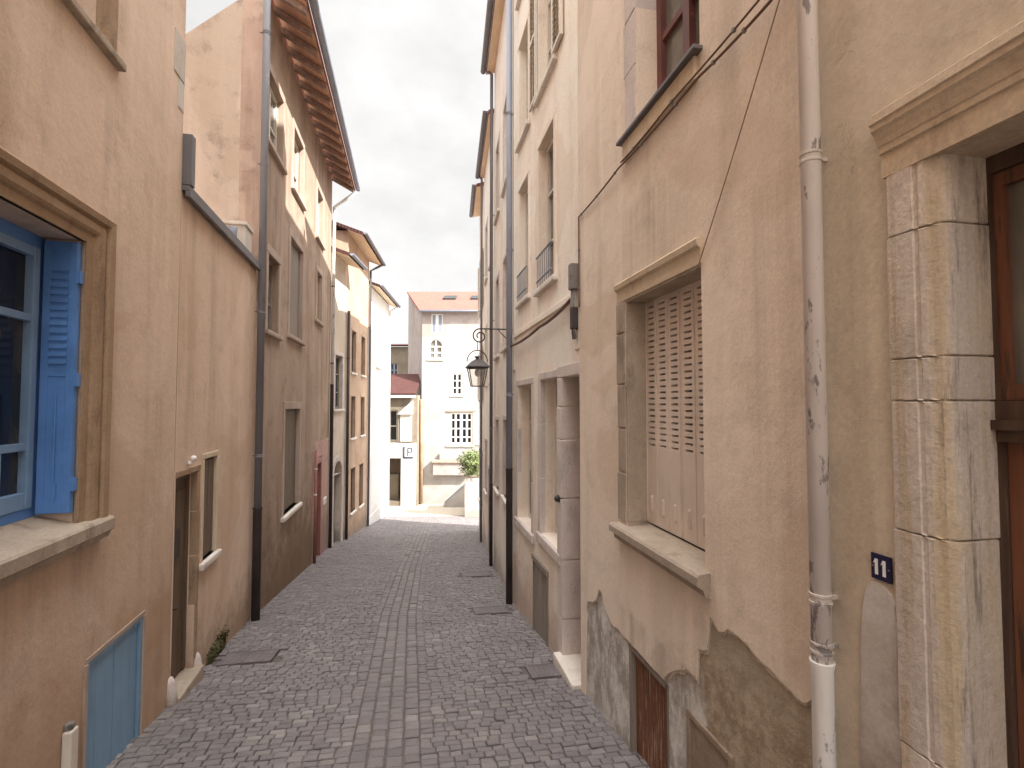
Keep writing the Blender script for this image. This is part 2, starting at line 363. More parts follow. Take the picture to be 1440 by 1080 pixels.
def casement(f, t0, t1, z0, z1, d, fm, gm, cols=2, rows=(), fw=.06, mw=.03, name='window', parent=None, glass_gap=.03, label=None):
    bm = bmesh.new(); o0, o1 = -d - .03, -d + .03
    e = .002
    box(bm, f, t0 + e, t0 + fw, o0, o1, z0 + e, z1 - e); box(bm, f, t1 - fw, t1 - e, o0, o1, z0 + e, z1 - e)
    box(bm, f, t0 + fw, t1 - fw, o0, o1, z1 - fw, z1 - e); box(bm, f, t0 + fw, t1 - fw, o0, o1, z0 + e, z0 + fw * 1.3)
    tm = [t0 + (t1 - t0) * k / cols for k in range(1, cols)]
    for t in tm: box(bm, f, t - mw * .8, t + mw * .8, o0, o1 + .005, z0 + fw, z1 - fw)
    for z in rows: box(bm, f, t0 + fw, t1 - fw, o0 + .012, o1 - .01, z - mw / 2, z + mw / 2)
    w = build(name, bm, fm, parent or f.root, label=label)
    bm = bmesh.new(); quad(bm, [f.P(t0, -d - .012, z0), f.P(t1, -d - .012, z0), f.P(t1, -d - .012, z1), f.P(t0, -d - .012, z1)])
    build('pane', bm, gm, w)
    return w
def surround(f, w, t0, t1, z0, z1, wd, pr, mat, hd=None, legs=(True, True), joints=(), bottom=None, name='surround'):
    """stone frame round an opening, laid as separate blocks in one mesh"""
    hd = hd or wd; bm = bmesh.new(); zb = z0 if bottom is None else bottom
    zz = [zb, *joints, z1]
    for k, (a, b) in enumerate(((t0 - wd, t0), (t1, t1 + wd))):
        if not legs[k]: continue
        for c, d in zip(zz, zz[1:]): jbox(bm, f, a, b, -.06, pr, c + .003, d - .003, .008)
    jbox(bm, f, t0 - (wd if legs[0] else 0), t1 + (wd if legs[1] else 0), -.06, pr, z1 + .002, z1 + hd, .008)
    return build(name, bm, mat, w)
def sill(f, w, t0, t1, z, th, pr, mat, d=.1, name='sill', drop=0.0):
    bm = bmesh.new()
    jbox(bm, f, t0, t1, -d, pr, z - th, z, min(th * .25, .02), .003)
    if drop: jbox(bm, f, t0 + .04, t1 - .04, -.02, pr * .45, z - th - drop, z - th - .002, .008, .002)
    return build(name, bm, mat, w)
def leafs(f, w, t0, t1, z0, z1, d, n, mat, name='shutter', planks=3):
    wd = (t1 - t0) / n
    for k in range(n):
        bm = bmesh.new(); a = t0 + wd * k + .004; b = t0 + wd * (k + 1) - .004
        pw = (b - a) / planks
        for q in range(planks): jbox(bm, f, a + pw * q, a + pw * (q + 1) - .004, -d - .04, -d, z0 + .01, z1 - .005, .004, .0015)
        build(name, bm, mat, w)
def louvred(f, w, t0, t1, z0, z1, o, mat, name='shutter', n=None):
    bm = bmesh.new(); fw = .05; n = n or int((z1 - z0) / .07)
    for a, b in ((t0, t0 + fw), (t1 - fw, t1)): box(bm, f, a, b, o - .035, o, z0, z1)
    for z in (z0, (z0 + z1) / 2, z1 - fw): box(bm, f, t0 + fw, t1 - fw, o - .034, o - .001, z, z + fw)
    for k in range(n):
        z = z0 + (z1 - z0) * (k + .5) / n
        c = [f.P(t0 + fw, o - .003, z - .02), f.P(t1 - fw, o - .003, z - .02), f.P(t1 - fw, o - .03, z + .025), f.P(t0 + fw, o - .03, z + .025)]
        quad(bm, c)
    return build(name, bm, mat, w)
def eave(f, t0, t1, out, z, mat_roof, mat_soffit, rise=.35, depth=6, gutter=None, thick=.1, back=None, slope=.45):
    """tiled roof slope rising away from the street with a boarded soffit and a gutter"""
    bm = bmesh.new(); zr = z + slope * (depth + out)
    A = [(out, z), (-depth, zr)]
    for a, b in ((t0, t1),):
        top = [f.P(a, out, z + thick), f.P(b, out, z + thick), f.P(b, -depth, zr + thick), f.P(a, -depth, zr + thick)]
        bot = [f.P(a, out, z), f.P(b, out, z), f.P(b, -depth, zr), f.P(a, -depth, zr)]
        v = [bm.verts.new(p) for p in bot + top]
        for q in ((0, 1, 2, 3), (4, 5, 6, 7), (0, 1, 5, 4), (1, 2, 6, 5), (2, 3, 7, 6), (3, 0, 4, 7)): bm.faces.new([v[i] for i in q])
    roof = build('roof', bm, mat_roof, f.root)
    bm = bmesh.new(); q = .004
    quad(bm, [f.P(t0 + .01, out - .01, z - q), f.P(t1 - .01, out - .01, z - q), f.P(t1 - .01, .0, z + slope * out - q), f.P(t0 + .01, .0, z + slope * out - q)])
    build('soffit', bm, mat_soffit, roof)
    if gutter:
        bm = bmesh.new(); R = .065; seg = 8
        for k in range(seg):
            a0, a1 = math.pi + math.pi * k / seg, math.pi + math.pi * (k + 1) / seg
            for r in (R, R - .008):
                quad(bm, [f.P(t0, out + .07 + r * math.cos(a0), z + .07 + r * math.sin(a0)), f.P(t1, out + .07 + r * math.cos(a0), z + .07 + r * math.sin(a0)),
                          f.P(t1, out + .07 + r * math.cos(a1), z + .07 + r * math.sin(a1)), f.P(t0, out + .07 + r * math.cos(a1), z + .07 + r * math.sin(a1))])
        for t in (t0, t1):
            vs = [bm.verts.new(f.P(t, out + .07 + (R - .002) * math.cos(math.pi + math.pi * k / seg), z + .07 + (R - .002) * math.sin(math.pi + math.pi * k / seg))) for k in range(seg + 1)]
            bm.faces.new(vs)
        build('gutter', bm, gutter, roof, True)
    return roof
def drainpipe(fr, t, out, zt, r, mat, label, group=None, collars=(), low=None, cmat=None, top_bend=None, seg=16, zb=None):
    zb = fr.gz(t, out) + .0 if zb is None else zb
    f = fr.thing('drainpipe', label, 'drainpipe', t, out, zb, group or 'drainpipes on the house fronts')
    zl = low[0] if low else zb
    bm = bmesh.new(); pts = [f.P(t, out, zl), f.P(t, out, zt)]
    if top_bend: pts += [f.P(t + top_bend[0] * k, out + top_bend[1] * k, zt + top_bend[2] * k) for k in (.5, 1)]
    tube(bm, pts, r, seg); build('pipe', bm, mat, f.root, True)
    if low:
        bm = bmesh.new(); r2 = low[1]
        tube(bm, [f.P(t, out, zb - .02), f.P(t, out, zl - .03), f.P(t, out, zl), f.P(t, out, zl + .004)], [r2, r2, r2 * 1.14, r2 * 1.14], seg)
        build('foot_pipe', bm, low[2], f.root, True)
    for z in collars:
        bm = bmesh.new()
        tube(bm, [f.P(t, out, z - .022), f.P(t, out, z - .020), f.P(t, out, z - .011), f.P(t, out, z - .008), f.P(t, out, z + .008), f.P(t, out, z + .011), f.P(t, out, z + .020), f.P(t, out, z + .022)],
             [r * 1.0, r * 1.11, r * 1.11, r * 1.03, r * 1.03, r * 1.11, r * 1.11, r * 1.0], seg)
        box(bm, f, t - .007, t + .007, -.01, out - r, z - .007, z + .007)
        build('collar', bm, cmat or mat, f.root, False)
    return f
def struct(o): o['kind'] = 'structure'; return o

# ------------------------------------------------------------------ wall lines
RA, RB = (1.65, 0), (1.65 - .1917 * 8.6, 8.6)
LA, LB = (-1.95, 0), (-1.95 - .243 * 7.6, 7.6)
L3A, L3B = (-3.79, 7.6), (-5.19, 14.55)
L4A, L4B = (-5.19, 14.57), (-5.25, 16.2)
L5A, L5B = (-5.25, 16.22), (-5.55, 19.7)
L6A, L6B = (-5.55, 19.72), (-5.8, 24)
R3A, R3B = (0.0, 8.62), (-.42, 12)
R4A, R4B = (-.42, 12.02), (-.87, 15.7)
R5A, R5B = (-.87, 15.72), (-1.18, 18.4)

# ------------------------------------------------------------------ right: house number 11
BASE = -6
holes = [(.35, 1.62, BASE, 2.84, .22)]
f = house('sand_house', 'sand coloured house with stone framed brown door and house number plate, nearest on the right', RA, RB, 'R', -6, 2.095, BASE, 13, M['R0'], holes, 2)
R0 = f
# door
bm = bmesh.new(); d = .2
for a, b in ((1.60, 1.618), (.352, .37)): box(bm, f, a, b, -d - .05, -d + .03, -.5, 2.838)
bm2 = bmesh.new()
box(bm2, f, .37, 1.598, -d - .05, -d - .005, -.5, 1.93)
for a, b in ((.45, .93), (1.03, 1.50)):
    for c, e in ((-.1, .75), (.85, 1.85)): box(bm2, f, a, b, -d - .01, -d + .012, c, e, .008)
door = build('door', bm2, M['wood_red'], f.root)
box(bm, f, .37, 1.60, -d - .05, -d + .035, 1.932, 2.06); box(bm, f, .37, 1.60, -d - .05, -d + .03, 2.78, 2.838)
box(bm, f, .37, 1.60, -d - .05, -d + .055, 1.97, 2.0)
build('frame', bm, M['wood_dark'], door)
bm = bmesh.new()
for a, b in ((1.574, 1.599), (.371, .396)): box(bm, f, a, b, -d - .03, -d + .012, 2.062, 2.779)
box(bm, f, .396, 1.574, -d - .03, -d + .012, 2.735, 2.779); box(bm, f, .396, 1.574, -d - .03, -d + .012, 2.062, 2.11)
tr = build('transom', bm, M['wood_red'], door)
bm = bmesh.new(); quad(bm, [f.P(.38, -d - .012, 2.08), f.P(1.59, -d - .012, 2.08), f.P(1.59, -d - .012, 2.76), f.P(.38, -d - .012, 2.76)])
build('pane', bm, M['glass_grey'], tr)
bm = bmesh.new(); box(bm, f, 1.30, 1.42, -d, -d + .014, .48, .53); build('letter_slot', bm, M['iron_dark'], door)
# stone jambs in worn blocks with a rounded edge roll and a moulded lintel
zz = [-.6, .45, .93, 1.63, 2.06, 2.2, 2.62, 2.84]
for near in (1, 0):
    bm = bmesh.new()
    for c, e in zip(zz, zz[1:]):
        q_ = random.uniform(-.006, .006)
        pr = [(1.79 + q_, -.02), (1.79 + q_, .012), (1.783 + q_, .019), (1.73, .022), (1.692, .021), (1.688, .0165), (1.676, .016), (1.672, .018), (1.655, .016), (1.64, .008), (1.622, .003), (1.606, -.012), (1.602, -.03), (1.602 + abs(q_), -.2), (1.79, -.2)]
        if not near: pr = [(1.97 - t, o) for t, o in pr]
        lo_ = [bm.verts.new(f.P(t, o, c + .002)) for t, o in pr]; hi_ = [bm.verts.new(f.P(t, o, e - .002)) for t, o in pr]
        fs = [bm.faces.new(lo_), bm.faces.new(hi_)] + [bm.faces.new((lo_[i], lo_[(i + 1) % len(pr)], hi_[(i + 1) % len(pr)], hi_[i])) for i in range(len(pr))]
        es = list({x for y in fs[:2] for x in y.edges}); bmesh.ops.bevel(bm, geom=es, offset=.004, segments=1, affect='EDGES')
    build('jamb', bm, M['stoneR'], door)
bm = bmesh.new()
prof = [(.0, 2.835), (.022, 2.835), (.022, 2.915), (.032, 2.918), (.032, 2.94), (.037, 2.944), (.042, 2.962), (.053, 2.984), (.064, 2.994), (.064, 3.012), (.072, 3.016), (.072, 3.045), (.05, 3.06), (0, 3.065), (-.05, 3.065), (-.2, 2.9), (-.2, 2.835)]
pl = [[f.P(t, o + 0, z) for o, z in prof] for t in (.15, 1.795)]
v0 = [bm.verts.new(p) for p in pl[0]]; v1 = [bm.verts.new(p) for p in pl[1]]
for i in range(len(prof)): bm.faces.new((v0[i], v0[(i + 1) % len(prof)], v1[(i + 1) % len(prof)], v1[i]))
bm.faces.new(v0); bm.faces.new(v1)
build('lintel', bm, M['stoneY'], door)
bm = bmesh.new(); jbox(bm, f, .36, 1.6, -.25, .12, -.6, f.gz(1) + .12, .02); build('doorstep', bm, M['stoneR2'], door)
# cement repair
bm = bmesh.new()
prof = [(1.80, -.5), (1.796, .9), (1.802, 1.2), (1.80, 1.30), (1.806, 1.36), (1.822, 1.393), (1.85, 1.418), (1.872, 1.424), (1.90, 1.408), (1.921, 1.372), (1.934, 1.31), (1.945, 1.2), (1.949, 1.05), (1.957, .85), (1.962, .5), (1.97, -.5)]
fr_ = [bm.verts.new(f.P(t, .007, z)) for t, z in prof]; bk = [bm.verts.new(f.P(t + (.004 if t > 1.88 else -.004), -.004, z + .004)) for t, z in prof]
bm.faces.new(fr_)
for i in range(len(prof) - 1): bm.faces.new((fr_[i], fr_[i + 1], bk[i + 1], bk[i]))
build('cement_patch', bm, M['repair'], f.root, label='grey cement patch under the number plate')
# number plate
q = f.thing('number_plate', 'small dark blue enamel plate with white 11 beside the stone door jamb', 'house number', 1.85, .006, 1.43)
bm = bmesh.new(); box(bm, q, 1.811, 1.889, .004, .012, 1.432, 1.522, .002); build('plate', bm, M['plate'], q.root)
for t in (1.836, 1.866):       # read from the street: the first digit stands at larger t
    bm = bmesh.new(); box(bm, q, t - .0055, t + .0055, .0125, .0145, 1.45, 1.504)
    v = [q.P(t + .0055, .0135, 1.504), q.P(t + .0055, .0135, 1.491), q.P(t + .0135, .0135, 1.486)]; quad(bm, v)
    build('digit', bm, M['digit'], q.root)
for t in (1.819, 1.881):
    bm = bmesh.new(); tube(bm, [q.P(t, .012, 1.477), q.P(t, .0145, 1.477)], .003, 8); build('screw', bm, M['box_grey'], q.root)
# cream drainpipe
drainpipe(f, 2.06, .07, 10.9, .037, M['pipe_pale'], 'flaking cream drainpipe beside the number plate on the right, white iron foot', None,
          collars=(1.30, 3.03, 3.78, 1.115), low=(1.06, .039, M['pipe_white']), cmat=M['pipe_collar'])

# ------------------------------------------------------------------ right: beige house with the metal shutters
W1 = (2.95, 4.02, 1.14, 2.85); W2 = (2.93, 3.78, 4.13, 6.2)
HA = (3.42, 4.03, BASE, .24)
f = Frame(RA, RB, 'R').thing('beige_house', 'beige house with closed metal shutters and plaster peeling off its base, right side', 'house', 0, 0, g(3.6))
R1 = f
fl0 = 2.105; fl1 = 5.14
bm = bmesh.new()
grid_wall(bm, f, fl0, fl1, BASE, 13.0, [(2.95, 4.02, 1.10, 2.85, 0), (*W2, 0), (*HA, .12)], 0)
mass(bm, f, fl0, fl1, BASE, 13.0, 2, ends=(True, True))
build('wall', bm, M['R1base'], f.root)
# render coat, 16 mm thick, broken off along the base
jag = [(5.14, -1), (5.03, -1), (5.0, -.3), (4.985, .1), (4.95, .21), (4.8, .26), (4.72, .30), (4.64, .42), (4.58, .425), (4.53, .35), (4.47, .31), (4.36, .25), (4.03, .262), (3.47, .258),
       (3.40, .33), (3.34, .37), (3.24, .44), (3.15, .48), (3.06, .47), (3.045, .655), (2.955, .675), (2.92, .88), (2.83, .84), (2.74, .89), (2.60, .875), (2.235, .80), (2.17, .855), (2.125, .78), (2.105, .76)]
def jz(t):
    for (a, za), (b, zb) in zip(jag, jag[1:]):
        if b <= t <= a: return za + (zb - za) * (a - t) / max(a - b, 1e-6)
    return -1
from mathutils import noise as mnoise
def jzn(t):
    z = jz(t)
    if -.9 < z: z += .016 * mnoise.noise(Vector((t * 7, 3, 1))) + .009 * mnoise.noise(Vector((t * 31, 5, 2)))
    return z
bm = bmesh.new(); CO = .016; zm = .98
n_ = 260; tt = [fl0 + (fl1 - fl0) * k / n_ for k in range(n_ + 1)]
for a, b in zip(tt, tt[1:]):
    za, zb = jzn(a), jzn(b)
    quad(bm, [f.P(a, CO, za), f.P(b, CO, zb), f.P(b, CO, zm), f.P(a, CO, zm)])
    quad(bm, [f.P(a, CO, za), f.P(b, CO, zb), f.P(b, -.002, zb - .004), f.P(a, -.002, za - .004)])
grid_wall(bm, f, fl0, fl1, zm, 13.02, [(2.95, 4.02, 1.10, 2.85, .17), (*W2, .2)], CO)
for t in (fl0, fl1): quad(bm, [f.P(t, CO, jzn(t)), f.P(t, -.002, jzn(t)), f.P(t, -.002, 13.02), f.P(t, CO, 13.02)])
build('render_coat', bm, M['R1'], f.root)
bm = bmesh.new(); n_ = 520; tt = [fl0 + .004 + (fl1 - .12 - fl0) * k / n_ for k in range(n_ + 1)]
def uz(t): return jzn(t) - .012 - .05 * abs(mnoise.noise(Vector((t * 6, 8, 4)))) - .02 * abs(mnoise.noise(Vector((t * 22, 2, 7)))) - .008 * abs(mnoise.noise(Vector((t * 70, 2, 3))))
for a, b in zip(tt, tt[1:]):
    if HA[0] - .03 < a < HA[1] + .02: continue
    za, zb = uz(a), uz(b)
    quad(bm, [f.P(a, .0085, za), f.P(b, .0085, zb), f.P(b, .0085, jzn(b) + .01), f.P(a, .0085, jzn(a) + .01)])
    quad(bm, [f.P(a, .0085, za), f.P(b, .0085, zb), f.P(b, -.002, zb - .003), f.P(a, -.002, za - .003)])
build('under_coat', bm, M['under'], f.root)
# shuttered window
d = .15
bm = bmesh.new()
for a, b in ((2.951, 3.0), (3.97, 4.019)): box(bm, f, a, b, -d - .08, -d - .045, 1.145, 2.845)
box(bm, f, 3.0, 3.97, -d - .08, -d - .045, 2.8, 2.845)
w = build('window', bm, M['wood_dark'], f.root)
bm = bmesh.new(); quad(bm, [f.P(2.95, -d - .085, 1.14), f.P(4.02, -d - .085, 1.14), f.P(4.02, -d - .085, 2.85), f.P(2.95, -d - .085, 2.85)])
build('pane', bm, M['slot'], w)  # dark sheet, not glass: painted shade seen through the shutter slots
lw = (4.015 - 2.955) / 2
for k in range(2):
    a = 2.955 + lw * k + .005; b = a + lw - .01
    bm = bmesh.new(); hs = []
    cw = (b - a) / 3
    for c in range(3):
        for r in range(25):
            z = 1.735 + r * .0435
            hs.append((a + cw * c + cw * .24, a + cw * (c + 1) - cw * .22, z, z + .0145, .012))
    grid_wall(bm, f, a, b, 1.16, 2.84, hs, -d)
    for c in range(3):   # folded seams between the three sheets and pressed stiffeners low down
        box(bm, f, a + cw * c - .002 + .004, a + cw * c + .006, -d - .02, -d + .006, 1.16, 2.84)
        tube(bm, [f.P(a + cw * (c + .5), -d - .004, 1.24), f.P(a + cw * (c + .5), -d + .004, 1.25), f.P(a + cw * (c + .5), -d + .004, 1.35), f.P(a + cw * (c + .5), -d - .004, 1.36)], .011, 8)
    box(bm, f, b - .008, b, -d - .02, -d + .006, 1.16, 2.84)
    box(bm, f, a, b, -d - .02, -d - .001, 1.15, 1.162); box(bm, f, a, b, -d - .02, -d - .001, 2.838, 2.848)
    build('shutter', bm, M['shutter'], w)
bm = bmesh.new()
for c, e in ((1.145, 1.52), (1.524, 1.86), (1.864, 2.2), (2.204, 2.6), (2.604, 2.85)):
    jbox(bm, f, 4.022, 4.17 + random.uniform(-.01, .01), -.13, CO + .012, c, e - .003, .01, .003)
box(bm, f, 4.004, 4.0215, -.168, CO - .002, 1.15, 2.845, .004); box(bm, f, 2.951, 4.003, -.168, CO - .002, 2.834, 2.849, .004)
build('surround', bm, M['sill'], w)
bm = bmesh.new()
prof = [(-.1, 2.853), (CO + .006, 2.853), (CO + .01, 2.94), (CO + .03, 2.955), (CO + .035, 2.99), (CO + .012, 3.01), (-.1, 3.01)]
v0 = [bm.verts.new(f.P(2.94, o, z)) for o, z in prof]; v1 = [bm.verts.new(f.P(4.165, o, z)) for o, z in prof]
for i in range(len(prof)): bm.faces.new((v0[i], v0[(i + 1) % len(prof)], v1[(i + 1) % len(prof)], v1[i]))
bm.faces.new(v0); bm.faces.new(v1); build('lintel', bm, M['stoneY'], w)
bm = bmesh.new()
prof = [(-.16, 1.135), (.085, 1.115), (.098, 1.10), (.098, 1.055), (.06, 1.03), (.05, .995), (CO, .985), (-.1, .985)]
v0 = [bm.verts.new(f.P(2.90, o, z)) for o, z in prof]; v1 = [bm.verts.new(f.P(4.185, o, z)) for o, z in prof]
for i in range(len(prof)): bm.faces.new((v0[i], v0[(i + 1) % len(prof)], v1[(i + 1) % len(prof)], v1[i]))
bm.faces.new(v0); bm.faces.new(v1); build('sill', bm, M['sill'], w)
# upper window
w = casement(f, *W2, .18, M['wood_maroon'], M['glass_grey'], 2, (4.75, 5.4), .07, .05)
bm = bmesh.new()
for k, (c, e) in enumerate(((4.13, 4.58), (4.584, 5.0), (5.004, 5.6), (5.604, 6.2))): jbox(bm, f, 3.782, 3.97 + .03 * (k % 2), -.16, CO + .01, c, e - .003, .01)
build('surround', bm, M['stoneR2'], w)
bm = bmesh.new(); box(bm, f, 2.90, 4.04, -.14, .075, 4.075, 4.10, .005); build('sill', bm, M['zinc_dark'], w)
bm = bmesh.new(); jbox(bm, f, 2.95, 4.0, -.01, CO + .028, 3.93, 4.073, .01); build('apron', bm, M['stoneY'], w)
# cellar hatch and blocked vent in the base
bm = bmesh.new()
for k in range(4):
    a = 3.47 + k * .138
    jbox(bm, f, a, a + .134, -.075, -.04, -.8, .2, .005, .004)
h = build('cellar_hatch', bm, M['wood_rust'], f.root)
bm = bmesh.new()
box(bm, f, 4.0, 4.03, -.1, .004, -.8, .238); box(bm, f, 3.47, 4.0, -.1, .002, .2, .238); box(bm, f, 3.42, 3.44, -.1, .004, -.8, .238)
build('frame', bm, M['wood_grey'], h)
bm = bmesh.new(); jbox(bm, f, 2.78, 3.15, -.02, .005, -.8, .2, .004)
v = build('vent_panel', bm, M['vent'], f.root)
bm = bmesh.new()
jbox(bm, f, 3.152, 3.19, -.02, .014, -.8, .24, .006); jbox(bm, f, 2.745, 2.779, -.02, .014, -.8, .24, .006); jbox(bm, f, 2.78, 3.149, -.02, .013, .202, .24, .006)
build('frame', bm, M['vent'], v)
# cables
def cable(fr, pts, r, mat, label, name='cable', sag=0.0, n=14, clips=0):
    t, o, z = pts[0]; q = fr.thing(name, label, 'cable', t, o, z, 'cables on the right house fronts')
    P = []
    for (a, b) in zip(pts, pts[1:]):
        for k in range(n):
            u = k / n
            P.append(q.P(*(a[i] + (b[i] - a[i]) * u - (sag * 4 * u * (1 - u) if i == 2 else 0) for i in range(3))))
    P.append(q.P(*pts[-1]))
    bm = bmesh.new(); tube(bm, P, r, 6); build('line', bm, mat, q.root, True)
    if clips:
        for k in range(clips):
            i = int((k + .5) / clips * (len(P) - 1)); p = P[i]; bm = bmesh.new()
            bmesh.ops.create_cube(bm, size=.018, matrix=Matrix.Translation(p)); build('clip', bm, M['box_grey'], q.root)
    return q
cable(f, [(5.10, .03, 3.0), (5.10, .03, 3.9), (4.05, .05, 3.905), (2.9, .05, 3.90), (2.16, .06, 3.86), (2.13, .06, 4.6), (2.13, .06, 10.9)], .0075, M['cable'], 'brown cable running along the beige house just under the upper window', clips=14, sag=.012)
cable(f, [(4.0, .05, 3.93), (3.2, .052, 3.94), (2.16, .085, 3.90), (2.145, .085, 5), (2.145, .085, 10.9)], .006, M['cable'], 'shorter second cable just above the long cable under the upper window', clips=6, sag=.01)
cable(f, [(2.24, .04, 3.86), (2.985, .03, 2.80)], .0035, M['wire'], 'thin slack wire slanting down to the corner of the shuttered window', sag=.02)
bx = f.thing('junction_box', 'grey electric junction box where the cables meet beside the pale rose house', 'junction box', 5.2, .03, 2.7)
bm = bmesh.new(); box(bm, bx, 5.17, 5.27, .004, .09, 3.2, 3.46, .01); build('box', bm, M['box_grey'], bx.root)
bm = bmesh.new(); box(bm, bx, 5.175, 5.255, .004, .08, 2.8, 3.02, .01); build('fuse_box', bm, M['iron_dark'], bx.root)
for q_, r in ((5.20, .014), (5.235, .02)):
    bm = bmesh.new(); tube(bm, [bx.P(q_, .04, 2.70), bx.P(q_, .05, 2.8), bx.P(q_ + .01, .06, 3.0), bx.P(q_, .05, 3.2)], r, 8); build('conduit', bm, M['box_grey'], bx.root, True)

# ------------------------------------------------------------------ right: pale rose house
dr = (5.16, 5.76, BASE, 2.34)
g2 = (5.97, 6.78, .39, 2.36); g1 = (7.30, 8.26, .27, 2.33); ht = (6.42, 7.18, -1.6, -.01)
u = [(6.08, 6.84, 3.55, 5.45), (7.47, 8.14, 3.62, 5.40), (6.05, 6.82, 6.14, 7.95), (7.45, 8.12, 6.14, 7.72), (6.05, 6.82, 8.5, 9.6), (7.45, 8.12, 8.5, 9.6)]
holes = [(*dr, .34), (*g2, .26), (*g1, .24), (*ht, .05)] + [(*x, .16) for x in u]
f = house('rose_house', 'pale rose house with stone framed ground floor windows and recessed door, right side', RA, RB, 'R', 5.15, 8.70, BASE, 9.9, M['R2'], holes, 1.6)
R2 = f
for i, x in enumerate((g2, g1)):
    w = casement(f, *x, (.22, .2)[i], M['offwhite'], M['glass_pale'], 2, (1.78 - .02 * i,), .06, .04, label=('window beside the recessed door', 'window next to the blue grey drainpipe')[i])
    surround(f, w, x[0], x[1], x[2], x[3], .12, .012, M['stoneR2'], hd=.09, joints=(x[2] + .7, x[2] + 1.4))
    sill(f, w, x[0] - .14, x[1] + .14, x[2] - .002, .13, .04, M['stoneR2'])
    bm = bmesh.new()
    for k in range(2):
        a = x[0] + .07 + (x[1] - x[0] - .14) / 2 * k
        jbox(bm, f, a + .01, a + (x[1] - x[0] - .14) / 2 - .02, -.205 + .02 * i, -.19 + .02 * i, x[2] + .08, x[2] + .75, .004, .002)
    build('lower_panel', bm, M['wood_grey'], w)
bm = bmesh.new(); box(bm, f, 5.18, 5.75, -.36, -.31, -1.4, 2.3)
for c, e in ((-.5, .4), (.5, 1.3), (1.4, 2.1)): box(bm, f, 5.25, 5.68, -.315, -.295, c, e, .006)
dd = build('door', bm, M['wood_maroon'], f.root)
bm = bmesh.new()
for c, e in zip((-1.4, -.28, .35, .36 + .66, 1.66, 2.02), (-.284, .346, 1.01, 1.655, 2.015, 2.34)):
    jbox(bm, f, 5.745, 5.93, -.3, .03, c, e - .002, .014, .006)
build('jamb', bm, M['stoneR2'], dd)
bm = bmesh.new(); jbox(bm, f, 5.155, 5.93, -.3, .02, 2.342, 2.47, .01); build('lintel', bm, M['stoneR2'], dd)
bm = bmesh.new(); jbox(bm, f, 5.155, 5.85, -.3, .10, -1.4, f.gz(5.2) + .05, .015); build('doorstep', bm, M['pale_sill'], dd)
bm = bmesh.new(); bmesh.ops.create_uvsphere(bm, u_segments=12, v_segments=8, radius=.035, matrix=Matrix.Translation(f.P(5.835, .05, 1.0)))
tube(bm, [f.P(5.835, .02, 1.0), f.P(5.835, .036, 1.0)], [.05, .045], 12); build('bell_knob', bm, M['iron'], dd, True)
bm = bmesh.new()
for k in range(5): jbox(bm, f, 6.46 + k * .136, 6.46 + k * .136 + .131, -.03, .0, -1.5, -.06, .004, .003)
h = build('cellar_hatch', bm, M['wood_grey'], f.root)
bm = bmesh.new(); box(bm, f, 6.42, 6.455, -.05, .018, -1.5, -.012); box(bm, f, 7.145, 7.18, -.05, .018, -1.5, -.012); box(bm, f, 6.40, 7.2, -.05, .03, -.05, -.008 + .03)
build('frame', bm, M['wood_grey'], h)
for i, x in enumerate(u):
    w = casement(f, *x, .13, M['offwhite'], M['glass_grey'], 2, (x[2] + .6, x[2] + 1.25), .06, .03)
    surround(f, w, x[0], x[1], x[2], x[3], .1, .016, M['R2'], hd=.1)
    sill(f, w, x[0] - .12, x[1] + .12, x[2], .07, .06, M['pale_sill'])
    if i in (0, 1):
        bm = bmesh.new()
        for z in (x[2] + .1, x[2] + .42): tube(bm, [f.P(x[0], .04, z), f.P(x[1], .04, z)], .012, 6)
        for k in range(8):
            t = x[0] + (x[1] - x[0]) * (k + .5) / 8; tube(bm, [f.P(t, .04, x[2] + .02), f.P(t, .04, x[2] + .42)], .005, 6)
        build('railing', bm, M['zinc'], w)
    if i in (2,):
        louvred(f, w, x[1] + .0 + .02, x[1] + .4, x[2] + .03, x[3], .055, M['offwhite']); louvred(f, w, x[0] - .4, x[0] - .02, x[2] + .03, x[3], .055, M['offwhite'])
for t in (6.93, 7.22): pass
bm = bmesh.new()
for a, b in ((5.155, 5.30), (8.5, 8.695)):
    bm = bmesh.new(); jbox(bm, f, a, b, -.01, .014, 2.6, 9.85, .006, .001); build('corner_strip', bm, M['R2'], f.root)
bm = bmesh.new(); jbox(bm, f, 5.31, 8.49, -.01, .03, 3.12, 3.2, .01); build('string_course', bm, M['R2'], f.root)
cable(f, [(5.3, .05, 3.12), (6.6, .06, 3.03), (8.52, .06, 3.0)], .02, M['cable'], 'thick dark cable along the pale rose house between junction box and drainpipe', sag=.03, clips=5)
drainpipe(f, 8.56, .085, 9.95, .05, M['zinc'], 'tall blue grey zinc drainpipe at the far corner of the pale rose house', None, collars=(2.2, 4.6, 6.9, 9.0), low=(1.0, .055, M['iron_dark']), cmat=M['zinc'])

